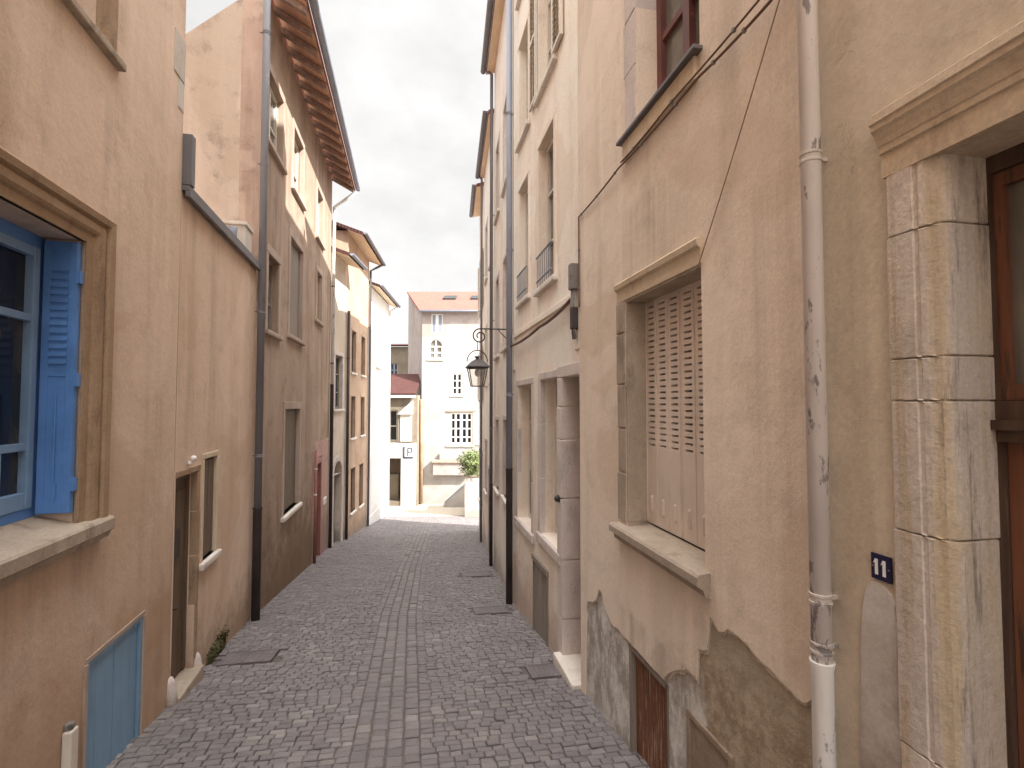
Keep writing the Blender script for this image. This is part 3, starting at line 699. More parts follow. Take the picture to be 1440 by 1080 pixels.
# ------------------------------------------------------------------ right: three houses further down
def simple_house(name, label, a, b, side, z0, z1, mat, wins, fm, gm, sm, depth=2.2, cat='house', rev=.14, surr=.09, doors=(), splay=0.0, ends=(True, True), shutters=()):
    fr = Frame(a, b, side)
    f = house(name, label, a, b, side, 0, fr.len, z0, z1, mat, [(*x, rev) for x in wins] + [(*x[:4], .2) for x in doors], depth, cat, splay=splay, ends=ends)
    for i, x in enumerate(wins):
        w = casement(f, *x, rev - .02, fm, gm, 2, tuple(x[2] + (x[3] - x[2]) * k / 3 for k in (1, 2)), .06, .03)
        surround(f, w, *x, surr, .014, sm); sill(f, w, x[0] - surr - .03, x[1] + surr + .03, x[2], .07, .06, M['pale_sill'])
        if i in shutters:
            wd = (x[1] - x[0]) / 2
            louvred(f, w, x[0] - surr - wd, x[0] - surr - .01, x[2], x[3], .06, M['offwhite']); louvred(f, w, x[1] + surr + .01, x[1] + surr + wd, x[2], x[3], .06, M['offwhite'])
    for x in doors:
        bm = bmesh.new(); box(bm, f, x[0], x[1], -.2, -.15, x[2], x[3]); 
        for k in range(2):
            ww = (x[1] - x[0]) / 2; box(bm, f, x[0] + ww * k + .06, x[0] + ww * (k + 1) - .06, -.155, -.13, x[2] + .3, x[3] - .2, .006)
        dd = build('door', bm, x[4], f.root); surround(f, dd, x[0], x[1], x[2], x[3], .12, .02, sm)
    return f
f = simple_house('cream_house', 'narrow cream grey house directly past the blue grey drainpipe, right side', R3A, R3B, 'R', BASE, 10.1, M['R3'],
    [(.6, 1.3, .3, 1.75), (2.2, 2.9, .2, 1.7), (.6, 1.3, 3.1, 4.8), (2.2, 2.9, 3.1, 4.8), (.6, 1.3, 6.2, 7.8), (2.2, 2.9, 6.2, 7.8)], M['offwhite'], M['glass_grey'], M['stoneR2'])
R3 = f
eave(f, -.05, f.len + .03, .2, 9.95, M['tiles'], M['soffit_cream'], gutter=M['zinc_dark'], slope=.3, depth=2.3)
drainpipe(f, f.len - .08, .075, 9.9, .038, M['zinc_mid'], 'grey drainpipe at the far edge of the cream grey house', None, collars=(1.5, 4, 6.5), low=(.2, .042, M['iron_dark']), cmat=M['zinc_mid'], top_bend=(0, .2, .12))
f = simple_house('pale_cream_house', 'pale cream house with green painted door, middle of the far right row', R4A, R4B, 'R', BASE, 9.2, M['R4'],
    [(.5, 1.2, 2.6, 4.2), (2.2, 2.9, 2.6, 4.2), (.5, 1.2, 5.6, 7.2), (2.2, 2.9, 5.6, 7.2), (2.2, 2.9, -.4, 1.0)], M['offwhite'], M['glass_grey'], M['stoneR2'], doors=[(.7, 1.6, -2.3, .35, M['green'])])
eave(f, .1, f.len + .03, .14, 9.05, M['tiles'], M['soffit_cream'], gutter=M['zinc_dark'], slope=.3, depth=2.3)
drainpipe(f, f.len - .1, .08, 9.0, .034, M['zinc_mid'], 'slim grey drainpipe between the pale cream and the light pink house', None, collars=(.5, 3, 6), cmat=M['zinc_mid'], top_bend=(0, .12, .12))
f = simple_house('light_pink_house', 'light pink house with open louvred shutters under its eave, last of the right row', R5A, R5B, 'R', BASE, 8.95, M['R5'],
    [(.4, 1.0, -1.2, .5), (1.75, 2.35, -1.2, .5), (.4, 1.0, 2.2, 3.8), (1.75, 2.35, 2.2, 3.8), (.4, 1.0, 5.2, 6.9), (1.75, 2.35, 5.2, 6.9)], M['offwhite'], M['glass_grey'], M['stoneR2'], shutters=(2, 3, 4, 5))
eave(f, .1, f.len + .1, .24, 8.85, M['tiles'], M['soffit_cream'], gutter=M['zinc_dark'], slope=.3, depth=2.3)
R5 = f

# ------------------------------------------------------------------ street lamp
q = R2.thing('street_lamp', 'black wrought iron lantern hanging from a scrolled wall bracket', 'street lamp', 8.66, 0, 3.27)
bm = bmesh.new()
P = [q.P(8.66, o, 3.29) for o in (0, .15, .3, .45, .56)]
for k in range(1, 30):
    a = math.pi / 2 - k * .30; r = .125 * (1 - k / 42)
    P.append(q.P(8.66, .56 - 0 + 0 + r * math.cos(a) * -1 * -1 * 1 + 0, 3.29 - .125 + r * math.sin(a)))
P = P[:5] + [Vector(p) for p in P[5:]]
tube(bm, P, .011, 8); tube(bm, [q.P(8.66, 0, 3.05), q.P(8.66, .1, 3.12), q.P(8.66, .2, 3.22), q.P(8.66, .25, 3.28)], .008, 6)
box(bm, q, 8.645, 8.675, .0, .012, 3.0, 3.4)
build('bracket', bm, M['iron'], q.root, True)
lc = (8.66, .60); zt = 2.86
def ring(bm, q, half, z, r=.01): pass
bm = bmesh.new()
arc = [q.P(lc[0], lc[1] + .17 * math.cos(a), zt - .12 + .19 * math.sin(a)) for a in [math.pi * k / 16 for k in range(17)]]
tube(bm, arc, .009, 6)
tube(bm, [q.P(lc[0], lc[1], zt + .07), q.P(lc[0], lc[1], 3.06)], .007, 6)
build('hoop', bm, M['iron'], q.root, True)
bm = bmesh.new()
def frust(bm, q, z0, h0, z1, h1, caps=True):
    A = [q.P(lc[0] + sx * h0, lc[1] + sy * h0, z0) for sx, sy in ((-1, -1), (1, -1), (1, 1), (-1, 1))]
    B = [q.P(lc[0] + sx * h1, lc[1] + sy * h1, z1) for sx, sy in ((-1, -1), (1, -1), (1, 1), (-1, 1))]
    for i in range(4): quad(bm, [A[i], A[(i + 1) % 4], B[(i + 1) % 4], B[i]])
    if caps: quad(bm, A); quad(bm, B)
frust(bm, q, zt - .22, .175, zt - .205, .185); frust(bm, q, zt - .204, .185, zt - .115, .10); frust(bm, q, zt - .114, .10, zt - .07, .025); frust(bm, q, zt - .07, .02, zt - .03, .045)
build('cap', bm, M['cap_iron'], q.root)
bm = bmesh.new()
for sx, sy in ((-1, -1), (1, -1), (1, 1), (-1, 1)):
    tube(bm, [q.P(lc[0] + sx * .15, lc[1] + sy * .15, zt - .22), q.P(lc[0] + sx * .095, lc[1] + sy * .095, zt - .52)], .009, 6)
for h, z in ((.095, zt - .52), (.148, zt - .225)):
    c = [(-h, -h), (h, -h), (h, h), (-h, h)]
    for (a, b), (cc, dd_) in zip(c, c[1:] + c[:1]): tube(bm, [q.P(lc[0] + a, lc[1] + b, z), q.P(lc[0] + cc, lc[1] + dd_, z)], .008, 6)
build('cage', bm, M['iron'], q.root)
bm = bmesh.new(); frust(bm, q, zt - .52, .09, zt - .222, .145, False); build('glass', bm, M['lamp_glass'], q.root)
bm = bmesh.new(); bmesh.ops.create_uvsphere(bm, u_segments=12, v_segments=8, radius=.045, matrix=Matrix.Translation(q.P(lc[0], lc[1], zt - .30)) @ Matrix.Diagonal((1, 1, 1.4, 1)))
build('bulb', bm, M['white'], q.root, True)

# ------------------------------------------------------------------ left: salmon house with the blue window
WB = (2.15, 3.34, 1.36, 3.09); WU = (2.35, 3.50, 4.49, 6.4); CE = (3.52, 4.30, BASE, .35)
f = house('salmon_house', 'tall salmon plastered house with a bright blue window, nearest on the left', LA, LB, 'L', -6, 4.862, BASE, 12.5, M['L1'], [(WB[0], WB[1], 1.262, WB[3], .26), (*WU, .24), (*CE, .06)], 4)
L1 = f
d = .24
bm = bmesh.new(); t0, t1, z0, z1 = WB
e = .002
for a, b in ((t0 + e, t0 + .06), (t1 - .06, t1 - e)): box(bm, f, a, b, -d - .04, -d + .03, z0 + e, z1 - e)
box(bm, f, t0 + .06, t1 - .06, -d - .04, -d + .03, z1 - .08, z1 - e); box(bm, f, t0 + .06, t1 - .06, -d - .04, -d + .03, z0 + e, z0 + .06)
w = build('window', bm, M['blue'], f.root, label='bright blue window with light blue casements')
for k in range(2):
    a = t0 + .062 + k * (t1 - t0 - .124) / 2; b = a + (t1 - t0 - .124) / 2 - .002
    bm = bmesh.new(); o0, o1 = -d - .03, -d + .042
    for x, y in ((a, a + .055), (b - .055, b)): box(bm, f, x, y, o0, o1, z0 + .062, z1 - .082, .006)
    for x, y in ((z0 + .062, z0 + .16), (z1 - .14, z1 - .082), (1.79 - .02, 1.79 + .025), (2.55, 2.595)): box(bm, f, a + .055, b - .055, o0 + .01, o1 - .006, x, y, .004)
    box(bm, f, (a + b) / 2 - .012, (a + b) / 2 + .012, o0 + .012, o1 - .012, z0 + .16, 1.77)
    c = build('casement', bm, M['blue_light'], w)
    bm = bmesh.new(); quad(bm, [f.P(a + .03, -d - .005, z0 + .08), f.P(b - .03, -d - .005, z0 + .08), f.P(b - .03, -d - .005, z1 - .1), f.P(a + .03, -d - .005, z1 - .1)])
    build('pane', bm, M['glass_room'], w)
for s, tw in ((1, t1), (-1, t0)):      # louvred shutters folded back against the reveals
    bm = bmesh.new()
    A = tw - s * .008; Bq = tw - s * .045
    lo, hi = min(A, Bq), max(A, Bq)
    box(bm, f, lo, hi, -d + .05, -.012, z0 + .015, z1 - .02)
    inn = Bq - s * .006; l2, h2 = min(Bq, inn), max(Bq, inn)
    for o0, o1 in ((-d + .05, -d + .09), (-.055, -.012)): box(bm, f, l2, h2, o0, o1, z0 + .02, z1 - .025, .002)
    for c, e2 in ((z0 + .02, z0 + .1), (2.22, 2.27), (z1 - .09, z1 - .025)): box(bm, f, l2, h2, -d + .09, -.055, c, e2, .002)
    for k in range(13):
        z = 2.30 + k * .048
        if z < z1 - .13:
            quad(bm, [f.P(Bq, -d + .09, z + .03), f.P(Bq, -.055, z + .03), f.P(Bq - s * .012, -.055, z), f.P(Bq - s * .012, -d + .09, z)])
    sh = build('shutter', bm, M['blue'], w)
    bm = bmesh.new()
    tube(bm, [f.P(Bq - s * .012, -.10, z0 + .08), f.P(Bq - s * .012, -.10, z0 + .75)], .006, 6)
    box(bm, f, l2 - .006, h2 + .006, -.115, -.085, z0 + .1, z0 + .2)
    build('bolt', bm, M['blue'], sh)
    bm = bmesh.new()
    for z in (1.55, 2.2, 2.85):
        bm = bmesh.new(); box(bm, f, min(A, Bq) - .002, max(A, Bq) + .002, -.014, .004, z - .04, z + .04); build('hinge', bm, M['blue'], sh)
# moulded stone frame
bm = bmesh.new()
prof = [(0, -.02), (0, .012), (.07, .014), (.085, .03), (.11, .04), (.16, .042), (.185, .03), (.2, .055), (.25, .062), (.27, .05), (.285, .0), (.285, -.02)]
def frame_profile(bm, f, t0, t1, z0, z1, prof, legs='lr'):
    rows = []
    for (w_, o) in prof:
        rows.append([f.P(t0 - w_, o, z0), f.P(t0 - w_, o, z1 + w_ * .8), f.P(t1 + w_, o, z1 + w_ * .8), f.P(t1 + w_, o, z0)])
    R = [[bm.verts.new(p) for p in r] for r in rows]
    for a, b in zip(R, R[1:]):
        for k in range(3): bm.faces.new((a[k], a[k + 1], b[k + 1], b[k]))
frame_profile(bm, f, t0, t1, z0 - .1, z1, prof)
build('surround', bm, M['stoneL'], w)
bm = bmesh.new()
prof = [(-.22, 1.362), (.07, 1.285), (.082, 1.27), (.082, 1.20), (.06, 1.185), (.05, 1.15), (0, 1.14), (-.1, 1.14)]
v0 = [bm.verts.new(f.P(1.8, o, z)) for o, z in prof]; v1 = [bm.verts.new(f.P(3.635, o, z)) for o, z in prof]
for i in range(len(prof)): bm.faces.new((v0[i], v0[(i + 1) % len(prof)], v1[(i + 1) % len(prof)], v1[i]))
bm.faces.new(v0); bm.faces.new(v1); build('sill', bm, M['sill'], w)
# upper window, boarded
bm = bmesh.new(); t0, t1, z0, z1 = WU
box(bm, f, t0 + .002, t0 + .06, -.24, -.18, z0, z1); box(bm, f, t1 - .06, t1 - .002, -.24, -.18, z0, z1); box(bm, f, t0 + .06, t1 - .06, -.24, -.18, z1 - .06, z1 - .002)
w = build('window', bm, M['wood_grey'], f.root, label='upper window closed by weathered boards')
leafs(f, w, t0 + .06, t1 - .06, z0, z1 - .06, .2, 2, M['wood_grey'], planks=4)
surround(f, w, t0, t1, z0, z1, .13, .014, M['stoneL'])
bm = bmesh.new(); jbox(bm, f, t0 - .2, 3.69, -.2, .05, 4.43, 4.488, .012); build('sill', bm, M['sill'], w)
# blue cellar doors
bm = bmesh.new()
box(bm, f, 3.522, 3.55, -.06, .002, -.8, .348); box(bm, f, 4.27, 4.298, -.06, .002, -.8, .348); box(bm, f, 3.55, 4.27, -.06, .001, .322, .348)
cd = build('cellar_door', bm, M['blue_grey'], f.root, label='pair of grey blue cellar doors at street level')
for a, b in ((3.553, 3.905), (3.91, 4.267)):
    bm = bmesh.new(); n3 = 3; pw = (b - a) / n3
    for k in range(n3): jbox(bm, f, a + pw * k, a + pw * (k + 1) - .0015, -.05, -.018, -.8, .318, .002, .0008)
    build('leaf', bm, M['blue_grey'], cd)
bm = bmesh.new(); box(bm, f, 3.50, 4.33, -.02, .008, .352, .385, .004); box(bm, f, 4.302, 4.335, -.02, .012, -.8, .351, .005); box(bm, f, 3.48, 3.518, -.02, .012, -.8, .351, .005)
build('surround', bm, M['L3trim'], cd)
q = f.thing('cable_guard', 'small pale metal cable guard fixed low on the salmon wall beside blue cellar doors', 'cable guard', 3.31, 0, -.5)
bm = bmesh.new(); box(bm, q, 3.26, 3.34, .001, .055, -.6, .06, .012); build('cover', bm, M['offwhite'], q.root)
bm = bmesh.new(); box(bm, q, 3.275, 3.325, .001, .045, .06, .10, .01); build('cap', bm, M['box_grey'], q.root)
bm = bmesh.new()
bm.free()
for a_, c_, e_ in ((4.72, 4.78, 5.05), (4.62, 5.06, 5.45), (4.68, 5.9, 6.4)):
    bm = bmesh.new(); jbox(bm, f, a_, 4.858, -.02, .006, c_, e_, .004); build('corner_stone', bm, M['repair'], f.root)

# ------------------------------------------------------------------ left: low orange annexe
DO = (4.885, 5.42, BASE, 1.36); SW = (5.64, 6.06, .38, 1.46)
DO = (4.90, 5.46, BASE, 1.36)
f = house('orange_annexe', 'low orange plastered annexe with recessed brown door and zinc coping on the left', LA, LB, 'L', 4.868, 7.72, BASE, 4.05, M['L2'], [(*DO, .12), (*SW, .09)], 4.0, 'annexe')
L2 = f
bm = bmesh.new(); box(bm, f, DO[0] + .002, DO[1] - .002, -.14, -.10, -1, 1.3); 
for k in range(4): jbox(bm, f, DO[0] + .04 + k * .12, DO[0] + .04 + k * .12 + .116, -.10, -.09, -.6, 1.2, .004, .002)
dd = build('door', bm, M['wood_door'], f.root)
bm = bmesh.new(); box(bm, f, 5.0, 5.26, -.089, -.075, .55, .83, .005); build('grille', bm, M['iron_dark'], dd)
bm = bmesh.new(); tube(bm, [f.P(5.05, -.09, .12), f.P(5.05, -.04, .12), f.P(5.14, -.04, .11)], .012, 8); build('handle', bm, M['iron'], dd, True)
bm = bmesh.new()
box(bm, f, DO[0] + .003, DO[0] + .05, -.10, -.07, -.6, 1.30); box(bm, f, DO[1] - .05, DO[1] - .003, -.10, -.07, -.6, 1.30); box(bm, f, DO[0] + .003, DO[1] - .003, -.10, -.07, 1.30, 1.357)
build('frame', bm, M['wood_door'], dd)
surround(f, dd, DO[0], DO[1], -.55, DO[3], .07, .012, M['stoneL'], hd=.06, legs=(False, True), joints=(0, .5, .95))
bm = bmesh.new(); jbox(bm, f, DO[0] - .02, DO[1] + .06, -.22, .09, -1.2, f.gz(5.4) + .11, .02); build('doorstep', bm, M['sill'], dd)
for i, t in enumerate((4.87, 5.53)):
    q = f.thing('guard_stone', ('worn pale guard stone at the near side of the brown annexe door', 'worn pale guard stone at the far side of the brown annexe door')[i], 'guard stone', t, .03, f.gz(t, .05), 'guard stones by the annexe door')
    bm = bmesh.new(); z = f.gz(t, .05)
    tube(bm, [q.P(t, .02, z - .05), q.P(t, .01, z + .10), q.P(t, .005, z + .19), q.P(t, .0, z + .235), q.P(t, .0, z + .24)], [.058, .052, .043, .028, .012], 10)
    build('stone', bm, M['stoneR2'], q.root, True)
w = casement(f, *SW, .07, M['wood_door'], M['glass'], 1, (), .05, .03, label='small window beside the brown door')
leafs(f, w, SW[0] + .02, SW[1] - .02, SW[2] + .02, SW[3] - .02, .02, 2, M['wood_door'], planks=2)
surround(f, w, *SW, .06, .012, M['stoneY'], hd=.06); sill(f, w, SW[0] - .1, SW[1] + .1, SW[2], .07, .05, M['pale_sill'])
bm = bmesh.new(); box(bm, f, 4.868, 7.72, -.25, .07, 4.055, 4.11, .008); box(bm, f, 4.868, 7.72, .03, .075, 4.0, 4.054, .004)
cp = build('coping', bm, M['zinc_dark'], f.root)
bm = bmesh.new(); box(bm, f, 4.866, 4.96, -.25, .08, 4.112, 4.60, .006); build('upstand', bm, M['zinc_dark'], cp)
q = f.thing('bulkhead_light', 'tiny white bulkhead light above the brown annexe door', 'light fitting', 5.2, 0, 1.46)
bm = bmesh.new(); box(bm, q, 5.18, 5.22, 0.001, .03, 1.46, 1.49, .004); build('base', bm, M['white'], q.root)
bm = bmesh.new(); bmesh.ops.create_uvsphere(bm, u_segments=10, v_segments=8, radius=.028, matrix=Matrix.Translation(q.P(5.2, .045, 1.515))); build('bulb', bm, M['white'], q.root, True)
q = f.thing('chimney_cowl', 'white box shaped flue cowl standing behind the zinc coping', 'flue', 7.25, -.45, 4.05)
bm = bmesh.new(); box(bm, q, 7.22, 7.58, -.5, -.04, 4.112, 4.52, .01); build('shaft', bm, M['offwhite'], q.root)
bm = bmesh.new(); box(bm, q, 7.19, 7.60, -.53, -.02, 4.522, 4.57, .01); build('cap', bm, M['pale_sill'], q.root)
bm = bmesh.new(); tube(bm, [q.P(7.05, -.15, 4.11), q.P(7.05, -.15, 4.36), q.P(7.05, -.15, 4.43)], [.05, .05, .06], 10); build('vent_pipe', bm, M['zinc'], q.root, True)
# moss at the wall foot
def clump(name, f, ctr, rad, n, size, mat, label, cat, only_front=True, kind=None):
    q = f.thing(name, label, cat, ctr[0], ctr[1], ctr[2] - rad[2] * .6)
    bm = bmesh.new()
    for k in range(n):
        v = Vector((random.gauss(0, 1), random.gauss(0, 1), random.gauss(0, 1))).normalized()
        rr = random.uniform(.45, 1.0) * (1 + .55 * mnoise.noise(v * 2.6 + Vector((3, 1, 2)))) * random.choice((1, 1, 1, 1.12))
        p = q.P(ctr[0], ctr[1], ctr[2]) + Vector((v.x * rad[0], v.y * rad[1], v.z * rad[2])) * rr
        s = size * random.uniform(.6, 1.3)
        nrm = (v + Vector((random.uniform(-.8, .8), random.uniform(-.8, .8), random.uniform(-.3, .9)))).normalized()
        a = nrm.orthogonal().normalized(); b = nrm.cross(a); th = random.uniform(0, 6.28)
        a2 = a * math.cos(th) + b * math.sin(th); b2 = nrm.cross(a2)
        vs = [bm.verts.new(p + a2 * s), bm.verts.new(p + b2 * s * .45 + nrm * s * .15), bm.verts.new(p - a2 * s), bm.verts.new(p - b2 * s * .45 + nrm * s * .15)]
        bm.faces.new(vs)
    return q, bm
q, bm = clump('moss_patch', f, (6.2, .01, f.gz(6.2) + .07), (.36, .03, .15), 1500, .017, M['moss'], 'dark green moss growing along the foot of the orange annexe wall', 'moss')
build('fronds', bm, M['moss'], q.root)

# dark drainpipe at the corner of the brown house
f3 = Frame(L3A, L3B, 'L')
drainpipe(L2, 7.66, .085, 12.0, .052, M['zinc_mid'], 'tall dark grey drainpipe at the near corner of the brown house', None, collars=(1.3, 3.4, 5.6, 7.6), low=(.55, .06, M['iron_dark']), cmat=M['zinc_mid'])

# ------------------------------------------------------------------ left: brown house with gable and rafters
wins = [(.28, 1.25, 6.2, 7.35), (2.1, 3.0, 6.2, 7.4), (4.7, 5.5, 6.1, 7.3), (.45, 1.15, 3.22, 4.45), (1.95, 3.1, 3.35, 5.22), (4.75, 5.5, 5.0 - .9, 5.3), (1.75, 3.05, .02, 1.95)]
do = [(5.0, 5.8, BASE, .55)]
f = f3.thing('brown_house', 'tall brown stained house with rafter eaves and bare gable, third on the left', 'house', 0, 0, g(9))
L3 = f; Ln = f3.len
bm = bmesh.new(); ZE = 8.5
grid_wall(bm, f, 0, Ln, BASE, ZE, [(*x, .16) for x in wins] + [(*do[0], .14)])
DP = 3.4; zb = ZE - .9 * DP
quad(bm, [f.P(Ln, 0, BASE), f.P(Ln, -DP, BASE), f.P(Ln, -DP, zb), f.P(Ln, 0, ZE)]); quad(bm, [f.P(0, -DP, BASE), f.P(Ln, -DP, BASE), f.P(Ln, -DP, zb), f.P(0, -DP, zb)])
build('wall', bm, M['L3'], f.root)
bm = bmesh.new()
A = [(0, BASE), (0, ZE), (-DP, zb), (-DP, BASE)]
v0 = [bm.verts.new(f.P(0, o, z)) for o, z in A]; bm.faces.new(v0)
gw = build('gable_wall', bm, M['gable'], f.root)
bm = bmesh.new(); jbox(bm, f, -.008, .0, -.30, -.004, 3.6, ZE - .3, .002, .001); build('edge_strip', bm, M['edge'], gw)
# roof: slope falling back from the ridge, and a front overhang on rafters
bm = bmesh.new(); OV = .62; th = .09
def slab(bm, f, t0, t1, p0, p1, th):
    v = [bm.verts.new(f.P(t, o, z + k)) for k in (0, th) for (t, (o, z)) in ((t0, p0), (t1, p0), (t1, p1), (t0, p1))]
    for q_ in ((0, 1, 2, 3), (4, 5, 6, 7), (0, 1, 5, 4), (1, 2, 6, 5), (2, 3, 7, 6), (3, 0, 4, 7)): bm.faces.new([v[i] for i in q_])
slab(bm, f, .05, Ln + .12, (-.06, ZE - .2), (-DP - .2, zb - .38), th)
slab(bm, f, -.04, Ln + .12, (OV, 8.28), (-.05, ZE + .135), th)
rf = build('roof', bm, M['tiles'], f.root)
bm = bmesh.new(); q4 = .005
quad(bm, [f.P(-.03, OV - .01, 8.28 - q4), f.P(Ln + .11, OV - .01, 8.28 - q4), f.P(Ln + .11, .001, ZE + .105), f.P(-.03, .001, ZE + .105)])
build('soffit', bm, M['wood_soffit'], rf)
nr = 15
for k in range(nr):
    t = .12 + (Ln - .2) * k / (nr - 1); bm = bmesh.new()
    v = [bm.verts.new(f.P(t + s, o, z)) for s in (-.045, .045) for (o, z) in ((0, ZE - .02), (OV - .03, 8.17), (OV - .03, 8.27), (0, ZE + .09))]
    for q_ in ((0, 1, 2, 3), (4, 5, 6, 7), (0, 1, 5, 4), (1, 2, 6, 5), (2, 3, 7, 6), (3, 0, 4, 7)): bm.faces.new([v[i] for i in q_])
    build('rafter', bm, M['rafter'], rf)
bm = bmesh.new()
for k in range(8):
    a0, a1 = math.pi + math.pi * k / 8, math.pi + math.pi * (k + 1) / 8
    for r in (.07, .06):
        quad(bm, [f.P(-.1, OV + .08 + r * math.cos(a0), 8.36 + r * math.sin(a0)), f.P(Ln + .15, OV + .08 + r * math.cos(a0), 8.36 + r * math.sin(a0)), f.P(Ln + .15, OV + .08 + r * math.cos(a1), 8.36 + r * math.sin(a1)), f.P(-.1, OV + .08 + r * math.cos(a1), 8.36 + r * math.sin(a1))])
build('gutter', bm, M['zinc'], rf, True)
for i, x in enumerate(wins):
    closed = i in (3, 4, 6)
    w = casement(f, *x, .12, M['offwhite'] if not closed else M['wood_grey'], M['glass_grey'] if i != 6 else M['glass_pale'], 2, (x[2] + .5,), .06, .035)
    if i == 4: leafs(f, w, x[0] + .03, x[1] - .03, x[2] + .03, x[3] - .03, .06, 2, M['wood_grey'], planks=3)
    if i == 6: leafs(f, w, x[0] + .03, x[1] - .03, x[2] + .03, x[3] - .03, .06, 2, M['wood_door'], planks=3)
    surround(f, w, *x, .11, .022, M['L3trim'], hd=.14)
    sill(f, w, x[0] - .15, x[1] + .15, x[2], .08, .07, M['pale_sill'] if i == 6 else M['L3trim'])
x = do[0]
bm = bmesh.new(); box(bm, f, x[0], x[1], -.16, -.11, -3, x[3]); 
for k in range(2): box(bm, f, x[0] + .08 + k * .34, x[0] + .38 + k * .34, -.115, -.095, -1.7, .3, .005)
dd = build('door', bm, M['pink'], f.root); surround(f, dd, x[0], x[1], -2.3, x[3], .13, .02, M['pink'])
bm = bmesh.new(); jbox(bm, f, 4.62, 4.86, -.02, .012, -2.4, .95, .004); jbox(bm, f, 5.94, Ln - .12, -.02, .012, -2.6, 1.1, .004); jbox(bm, f, 4.865, 5.935, -.02, .011, .72, 1.1, .003)
build('painted_band', bm, M['L3low'], f.root)
drainpipe(f, 4.62 + .1, .06, .95, .035, M['pink'], 'short dusty red drainpipe at the foot of the brown house', None, collars=(-.1, .5), cmat=M['offwhite'])
q = f.thing('meter_box', 'small white meter box on the red painted base of the brown house', 'meter box', 6.3, 0, -.5)
bm = bmesh.new(); box(bm, q, 6.15, 6.5, .013, .05, -.62, -.45, .008); build('box', bm, M['white'], q.root)
bm = bmesh.new(); box(bm, q, 6.18, 6.47, .051, .055, -.60, -.47, .002); build('door', bm, M['offwhite'], q.root)
drainpipe(f, Ln - .06, .08, 7.7, .045, M['pipe_white'], 'drainpipe with sunlight painted white on its upper part, far corner of the brown house', None, collars=(1.0, 3.2, 5.4), low=(2.6, .05, M['iron_dark']), cmat=M['zinc_dark'], top_bend=(.05, .6, .52))  # white upper pipe over a dark foot paints in the sun on it

# ------------------------------------------------------------------ left: narrow house with arched door
f = Frame(L4A, L4B, 'L').thing('arched_door_house', 'narrow grey stone house with round arched doorway, left side', 'house', 0, 0, g(15.4))
L4 = f; Ln = Frame(L4A, L4B, 'L').len
bm = bmesh.new(); z1 = 6.5; at0, at1, az = .42, 1.22, -.05; ar = (at1 - at0) / 2; ac = (at0 + at1) / 2
W = (.45, 1.2, 1.9, 3.5)
grid_wall(bm, f, 0, Ln, az + ar + .02, z1, [(*W, .14)])
grid_wall(bm, f, 0, Ln, BASE, az, [(at0, at1, BASE, az, .22)])
arc = [(ac - ar * math.cos(math.pi * k / 12), az + ar * math.sin(math.pi * k / 12)) for k in range(13)]
for (a, za), (b, zb_) in zip(arc, arc[1:]):
    quad(bm, [f.P(a, 0, za), f.P(b, 0, zb_), f.P(b, 0, az + ar + .02), f.P(a, 0, az + ar + .02)]); quad(bm, [f.P(a, 0, za), f.P(b, 0, zb_), f.P(b, -.25, zb_), f.P(a, -.25, za)])
quad(bm, [f.P(0, 0, az), f.P(at0, 0, az), f.P(at0, 0, az + ar + .02), f.P(0, 0, az + ar + .02)]); quad(bm, [f.P(at1, 0, az), f.P(Ln, 0, az), f.P(Ln, 0, az + ar + .02), f.P(at1, 0, az + ar + .02)])
mass(bm, f, 0, Ln, BASE, z1, 5)
build('wall', bm, M['L4'], f.root)
bm = bmesh.new()
vs = [bm.verts.new(f.P(t, -.2, z)) for t, z in [(at0, -3.2)] + arc + [(at1, -3.2)]]; bm.faces.new(vs)
for k in range(4): jbox(bm, f, at0 + .03 + k * .19, at0 + .21 + k * .19, -.2, -.185, -2.1, az, .003, .001)
dd = build('door', bm, M['wood_grey'], f.root)
bm = bmesh.new()
for k in range(12):
    a0, a1 = math.pi * k / 12 + .01, math.pi * (k + 1) / 12 - .01
    for A_, B_ in ((ar, ar + .16),):
        c = [(ac - r * math.cos(a), az + r * math.sin(a)) for r, a in ((A_, a0), (B_, a0), (B_, a1), (A_, a1))]
        F_ = [bm.verts.new(f.P(t, .03, z)) for t, z in c]; K_ = [bm.verts.new(f.P(t, -.02, z)) for t, z in c]; bm.faces.new(F_)
        for i in range(4): bm.faces.new((F_[i], F_[(i + 1) % 4], K_[(i + 1) % 4], K_[i]))
for a, b in ((at0 - .16, at0), (at1, at1 + .16)):
    for k in range(5): jbox(bm, f, a, b, -.02, .03, -2.6 + k * .52, -2.6 + (k + 1) * .52 - .01 if k < 4 else az - .005, .008)
build('surround', bm, M['stoneR2'], dd)
w = casement(f, *W, .12, M['wood_grey'], M['glass'], 2, (2.4, 2.95), .06, .035); surround(f, w, *W, .12, .02, M['stoneR2']); sill(f, w, W[0] - .15, W[1] + .15, W[2], .08, .06, M['pale_sill'])
eave(f, .02, Ln - .0, .5, 6.32, M['tiles_dark'], M['soffit_cream'], gutter=M['zinc'], slope=.35, depth=4)
drainpipe(f, Ln - .03, .07, 5.0, .045, M['iron_dark'], 'dark drainpipe between the arched doorway and the ochre house', None, collars=(-.5, 1.5, 3.5), cmat=M['iron_dark'])

